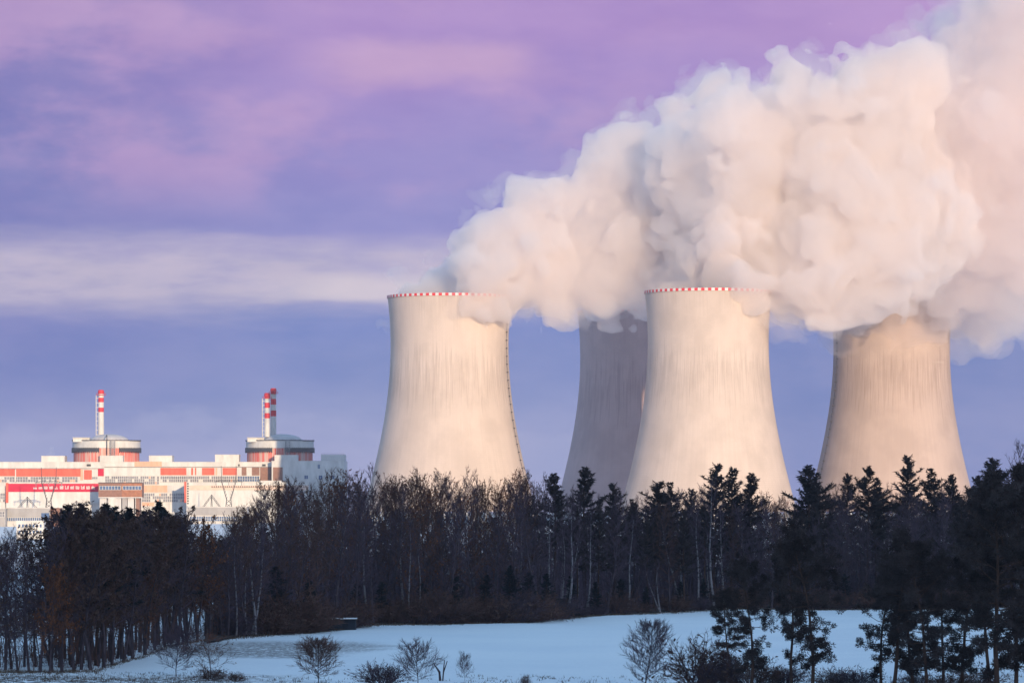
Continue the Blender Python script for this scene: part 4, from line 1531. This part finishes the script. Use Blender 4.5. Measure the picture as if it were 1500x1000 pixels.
b.build('door', mat('door_planks', (0.012, 0.015, 0.022), 0.8, 0.3, 2.0), t)

# dead grass tufts along the edges of the snow
b = MB()


def tuft(x, y, n, h, wd):
    z = field_z(x, y)
    for _ in range(n):
        p = Vector((x + rnd.gauss(0, wd), y + rnd.gauss(0, wd), z - 0.03))
        d = Vector((rnd.uniform(-0.7, 0.7), rnd.uniform(-0.7, 0.7), 1))
        blade(b, p, d, h * rnd.uniform(0.4, 1.2), 0.035)


for i in range(1300):
    px = rnd.uniform(335, 1500)
    Y = edge_y(px) - 2.0 - abs(rnd.gauss(0, 3.6))
    tuft((px - 750) / F * Y, Y, 7, 0.45, 0.35)
for i in range(520):
    px = rnd.uniform(-10, 345)
    Y = cop_y(px) - 2.5 + rnd.gauss(0, 2.2)
    tuft((px - 750) / F * Y, Y, 7, 0.4, 0.35)
for i in range(420):
    px = rnd.uniform(0, 1500)
    Y = CAM_Z * F / (rnd.uniform(990, 1004) - HORIZON)
    tuft((px - 750) / F * Y, Y, 6, 0.38, 0.3)
for i in range(420):
    px, Y = rnd.uniform(0, 300), rnd.uniform(438, 470)
    tuft((px - 750) / F * Y, Y, 6, 0.3, 0.4)
tag(b.build('dead_grass', M_GRASS), kind='stuff')


# ------------------------------------------------------------------ steam
def hash3(ix, iy, iz, k):
    h = (ix.astype(np.int64) * 374761393 + iy.astype(np.int64) * 668265263 + iz.astype(np.int64) * 2147483647 + k * 1274126177) & 0xFFFFFFFF
    h = ((h ^ (h >> 13)) * 1274126177) & 0xFFFFFFFF
    h = ((h ^ (h >> 16)) * 2246822519) & 0xFFFFFFFF
    return ((h ^ (h >> 15)) & 0xFFFFFF) / float(0xFFFFFF)


def worley(p, cell, k):
    q = p / cell
    i0 = np.floor(q).astype(np.int64)
    f = q - i0
    best = np.full(len(p), 9.0, np.float32)
    for dx in (-1, 0, 1):
        for dy in (-1, 0, 1):
            for dz in (-1, 0, 1):
                a, b_, c_ = i0[:, 0] + dx, i0[:, 1] + dy, i0[:, 2] + dz
                d = (dx + hash3(a, b_, c_, k) - f[:, 0]) ** 2 + (dy + hash3(a, b_, c_, k + 1) - f[:, 1]) ** 2 + (dz + hash3(a, b_, c_, k + 2) - f[:, 2]) ** 2
                best = np.minimum(best, d)
    return np.sqrt(best)


def vnoise(p, cell, k):
    q = p / cell
    i0 = np.floor(q).astype(np.int64)
    f = q - i0
    u = f * f * (3 - 2 * f)
    r = 0
    for dx in (0, 1):
        for dy in (0, 1):
            for dz in (0, 1):
                w_ = (u[:, 0] if dx else 1 - u[:, 0]) * (u[:, 1] if dy else 1 - u[:, 1]) * (u[:, 2] if dz else 1 - u[:, 2])
                r = r + w_ * hash3(i0[:, 0] + dx, i0[:, 1] + dy, i0[:, 2] + dz, k)
    return r * 2 - 1


def surface_nets(v, org, h):
    """quad surface of the zero level of a sampled field (negative inside)"""
    ins = v < 0
    nx, ny, nz = v.shape
    cnt = np.zeros((nx - 1, ny - 1, nz - 1), np.int8)
    for dx in (0, 1):
        for dy in (0, 1):
            for dz in (0, 1):
                cnt += ins[dx:nx - 1 + dx, dy:ny - 1 + dy, dz:nz - 1 + dz]
    cells = (cnt > 0) & (cnt < 8)
    idx = -np.ones(cells.shape, np.int64)
    ci = np.argwhere(cells)
    idx[cells] = np.arange(len(ci))
    acc = np.zeros((len(ci), 3))
    num = np.zeros(len(ci))
    cor = [(a, b_, c_) for a in (0, 1) for b_ in (0, 1) for c_ in (0, 1)]
    for a in range(8):
        for b_ in range(a + 1, 8):
            if sum(abs(cor[a][i] - cor[b_][i]) for i in range(3)) != 1:
                continue
            pa, pb = ci + cor[a], ci + cor[b_]
            va, vb = v[pa[:, 0], pa[:, 1], pa[:, 2]], v[pb[:, 0], pb[:, 1], pb[:, 2]]
            cr = (va < 0) != (vb < 0)
            t_ = np.where(cr, va / np.where(cr, va - vb, 1), 0)
            acc += np.where(cr[:, None], pa + (pb - pa) * t_[:, None], 0)
            num += cr
    verts = acc / num[:, None] * h + org
    faces = []
    for ax in range(3):
        o1, o2 = [(1, 2), (2, 0), (0, 1)][ax]
        sl0 = [slice(1, -1)] * 3
        sl0[ax] = slice(0, -1)
        sl1 = [slice(1, -1)] * 3
        sl1[ax] = slice(1, None)
        A, B_ = ins[tuple(sl0)], ins[tuple(sl1)]
        e = np.argwhere(A != B_)
        flip = A[A != B_]
        e = e + 1
        e[:, ax] -= 1
        u1, u2 = np.zeros(3, int), np.zeros(3, int)
        u1[o1], u2[o2] = 1, 1
        q = [e, e - u1, e - u1 - u2, e - u2]
        q = np.stack([idx[k[:, 0], k[:, 1], k[:, 2]] for k in q], 1)
        q = np.where(flip[:, None], q, q[:, ::-1])
        faces.append(q)
    return verts, np.concatenate(faces)


def steam_body(blobs, h, seed, amps, soft=12.0):
    """smooth union of balls swollen by three sizes of billows"""
    bl = np.array(blobs, float)
    lo = (bl[:, :3] - bl[:, 3:4]).min(0) - 26
    hi = (bl[:, :3] + bl[:, 3:4]).max(0) + 26
    n = np.ceil((hi - lo) / h).astype(int) + 1
    gx, gy, gzz = np.meshgrid(*[lo[i] + h * np.arange(n[i]) for i in range(3)], indexing='ij')
    p = np.stack([gx.ravel(), gy.ravel(), gzz.ravel()], 1)
    s = np.zeros(len(p))
    for x, y, z, r in bl:
        d = np.sqrt((p[:, 0] - x) ** 2 + (p[:, 1] - y) ** 2 + (p[:, 2] - z) ** 2) - (r * 0.94 - 1.5)
        s += np.exp(np.clip(-d / soft * 2.0, -40, 40))
    sd = -soft / 2.0 * np.log(s + 1e-17)
    near = np.abs(sd) < 42
    q = p[near]
    wq = q + 9 * np.stack([vnoise(q, 30, seed + 50), vnoise(q, 30, seed + 60), vnoise(q, 30, seed + 70)], 1) + 3 * np.stack([vnoise(q, 11, seed + 80), vnoise(q, 11, seed + 83), vnoise(q, 11, seed + 86)], 1)
    disp = np.zeros(len(q))
    for (cell, amp), k in zip(amps, range(9)):
        disp += amp * (0.55 - worley(wq, cell, seed + 7 * k)) * 2
    sd[near] -= disp
    return surface_nets(sd.reshape(n), lo, h)


def steam_mat(name, dens, aniso=0.3, tint=(0.957, 0.927, 0.927, 1)):
    m = bpy.data.materials.new(name)
    m.use_nodes = True
    q = NT(m.node_tree)
    q.n.clear()
    o = q.node('ShaderNodeOutputMaterial')
    v = q.node('ShaderNodeVolumePrincipled')
    v.inputs['Color'].default_value = tint
    v.inputs['Density'].default_value = dens
    v.inputs['Anisotropy'].default_value = aniso
    q.link(v.outputs[0], o.inputs['Volume'])
    m.cycles.homogeneous_volume = True
    return m


M_STEAM = steam_mat('dense_steam', 0.095)
M_BANK = steam_mat('drifting_steam', 0.04, 0.3, (0.957, 0.915, 0.922, 1))
M_WISP = steam_mat('thin_steam', 0.018)


def steam_part(name, blobs, h, seed, amps, parent, m, soft=12.0):
    v, f = steam_body(blobs, h, seed, amps, soft)
    off = np.array(parent.location)
    me = bpy.data.meshes.new(name)
    me.from_pydata((v - off).tolist(), [], f.tolist())
    me.polygons.foreach_set('use_smooth', [True] * len(me.polygons))
    me.materials.append(m)
    me.update()
    o = bpy.data.objects.new(name, me)
    C.objects.link(o)
    o.parent = parent
    return o


def pb(px, py, Y, rpx):
    x, y, z = P(px, py, Y)
    return (x, y, z, rpx / F * Y)


AMPS = ((52, 13), (25, 8.5), (12, 4.8), (6, 2.4))


def plume(tower_px, Y, label, blobs, h, seed, dm=None):
    x = (tower_px - 750) / F * Y
    t = thing('steam_plume', label, 'steam', (x, Y, gz(x, Y) + 150))
    steam_part('billow', [pb(a, b_, Y + c_, d) for a, b_, c_, d in blobs], h, seed, AMPS, t, dm or M_STEAM)
    steam_part('wisp', [pb(a, b_, Y + c_, d * 1.0 + (7 if d > 20 else 2)) for a, b_, c_, d in blobs], h * 1.15, seed + 31, ((40, 15), (19, 10), (9, 5.5)), t, M_WISP)
    return t


# photo column, photo row, metres beyond the tower's axis, radius in photo pixels
plume(658.5, 2784, 'steam drifting off the leftmost tower toward the right', [
    (592, 441, 4, 12), (604, 436, 0, 14), (626, 432, 0, 18), (648, 420, 4, 18), (668, 424, 4, 26), (640, 426, 10, 12), (702, 418, 0, 36), (735, 422, -10, 30), (715, 400, -20, 34),
    (712, 354, 0, 25), (694, 380, -4, 16), (740, 380, 0, 52), (775, 395, -12, 52), (790, 318, 0, 38), (768, 298, 0, 20), (830, 310, 6, 40), (800, 360, 0, 60),
    (815, 408, -10, 32), (860, 382, 0, 62), (880, 424, 10, 24), (728, 444, -36, 8), (712, 437, -38, 8), (690, 438, -40, 6), (920, 330, 6, 76), (900, 262, 4, 50), (868, 235, 4, 22), (852, 285, 0, 24), (848, 330, 0, 30), (915, 215, 8, 34), (945, 240, 14, 42),
    (950, 400, 4, 54), (985, 330, 12, 80)], 2.1, 100)
plume(930, 3003, 'steam pouring from the shaded tower behind the front tower', [
    (880, 452, 0, 15), (910, 446, -10, 22), (945, 440, 0, 40), (895, 446, -30, 12), (925, 430, -6, 40), (975, 400, 0, 60), (1010, 340, 0, 84), (1040, 270, 0, 72), (1020, 205, 0, 52), (1000, 168, 0, 36), (1040, 140, 4, 34), (1062, 160, 0, 38),
    (1090, 230, 10, 70), (1080, 350, 20, 90), (1130, 300, 0, 90), (1075, 300, -300, 52), (1090, 205, -300, 46), (1080, 172, -300, 36), (1115, 165, -295, 38), (1058, 245, -295, 42), (1050, 300, -295, 42), (1068, 350, -295, 46), (1095, 250, -300, 46), (1120, 310, -280, 60), (1015, 392, -300, 26), (1040, 372, -300, 34), (1000, 340, -230, 50), (1000, 232, -280, 36), (984, 252, -255, 36), (1022, 205, -290, 34), (1006, 290, -270, 42), (1105, 170, 10, 40)], 2.5, 200)
plume(1037.5, 2708, 'steam rolling off the front tower and over its right rim', [
    (975, 428, 0, 14), (1005, 424, 0, 20), (1040, 418, 4, 28), (1075, 412, 0, 36), (1100, 418, -10, 34), (1108, 436, -34, 9), (1095, 430, -38, 7), (1060, 385, 0, 40), (1120, 380, 0, 62), (1150, 415, -10, 42), (1180, 430, -8, 42), (1205, 450, -14, 30),
    (1180, 350, 0, 84), (1240, 400, -4, 74), (1250, 300, 0, 110), (1200, 230, 0, 84), (1205, 172, 0, 50), (1160, 170, 0, 62), (1185, 130, 0, 44), (1240, 150, 0, 62), (1290, 215, 10, 100), (1310, 340, 0, 110), (1300, 130, 10, 52), (1345, 120, 14, 52)], 2.5, 300)
plume(1306, 2832, 'huge steam bank swelling from the rightmost tower toward the upper right', [
    (1245, 478, -4, 24), (1270, 468, -16, 34), (1305, 462, -20, 36), (1340, 455, -24, 40), (1375, 450, -20, 44), (1410, 455, -10, 40), (1440, 460, 0, 36), (1300, 430, 0, 56), (1360, 400, -10, 90), (1420, 370, -50, 100), (1470, 390, -50, 80), (1500, 330, -75, 120),
    (1400, 280, -75, 120), (1460, 200, -75, 130), (1390, 170, -60, 90), (1420, 100, -50, 70), (1480, 90, -50, 90), (1500, 40, -50, 70), (1550, 250, -75, 150), (1560, 120, -75, 130), (1580, 20, -75, 110), (1450, 60, -40, 44), (1490, 15, -60, 60), (1450, 20, -40, 34), (1438, 38, -80, 34), (1482, 28, -80, 48), (1340, 40, -20, 16), (1370, 30, -20, 18), (1530, 430, 20, 60), (1600, 380, 20, 90)], 3.3, 400, M_BANK)

# a small puff over the turbine hall roof
x, y, z = P(76, 668, 3100)
t = thing('steam_puff', 'small faint steam puff above the turbine hall roof at left', 'steam', (x, y, z))
steam_part('billow', [pb(72, 668, 3100, 4), pb(75, 663, 3100, 5), pb(79, 658, 3100, 5), pb(83, 655, 3100, 4)], 1.2, 900, ((8, 2.0), (4, 1.0)), t, steam_mat('faint_steam', 0.07), 3.0)


# ------------------------------------------------------------------ the evening air
b = MB()
b.box(-2700, 2700, -1600, 7100, -2.0, 470.0)
m = bpy.data.materials.new('evening_air')
m.use_nodes = True
q = NT(m.node_tree)
q.n.clear()
o = q.node('ShaderNodeOutputMaterial')
v = q.node('ShaderNodeVolumePrincipled')
v.inputs['Color'].default_value = (0.86, 0.86, 0.97, 1)
v.inputs['Density'].default_value = 0.000027
v.inputs['Anisotropy'].default_value = 0.2
q.link(v.outputs[0], o.inputs['Volume'])
m.cycles.homogeneous_volume = True
tag(b.build('haze', m), kind='stuff')
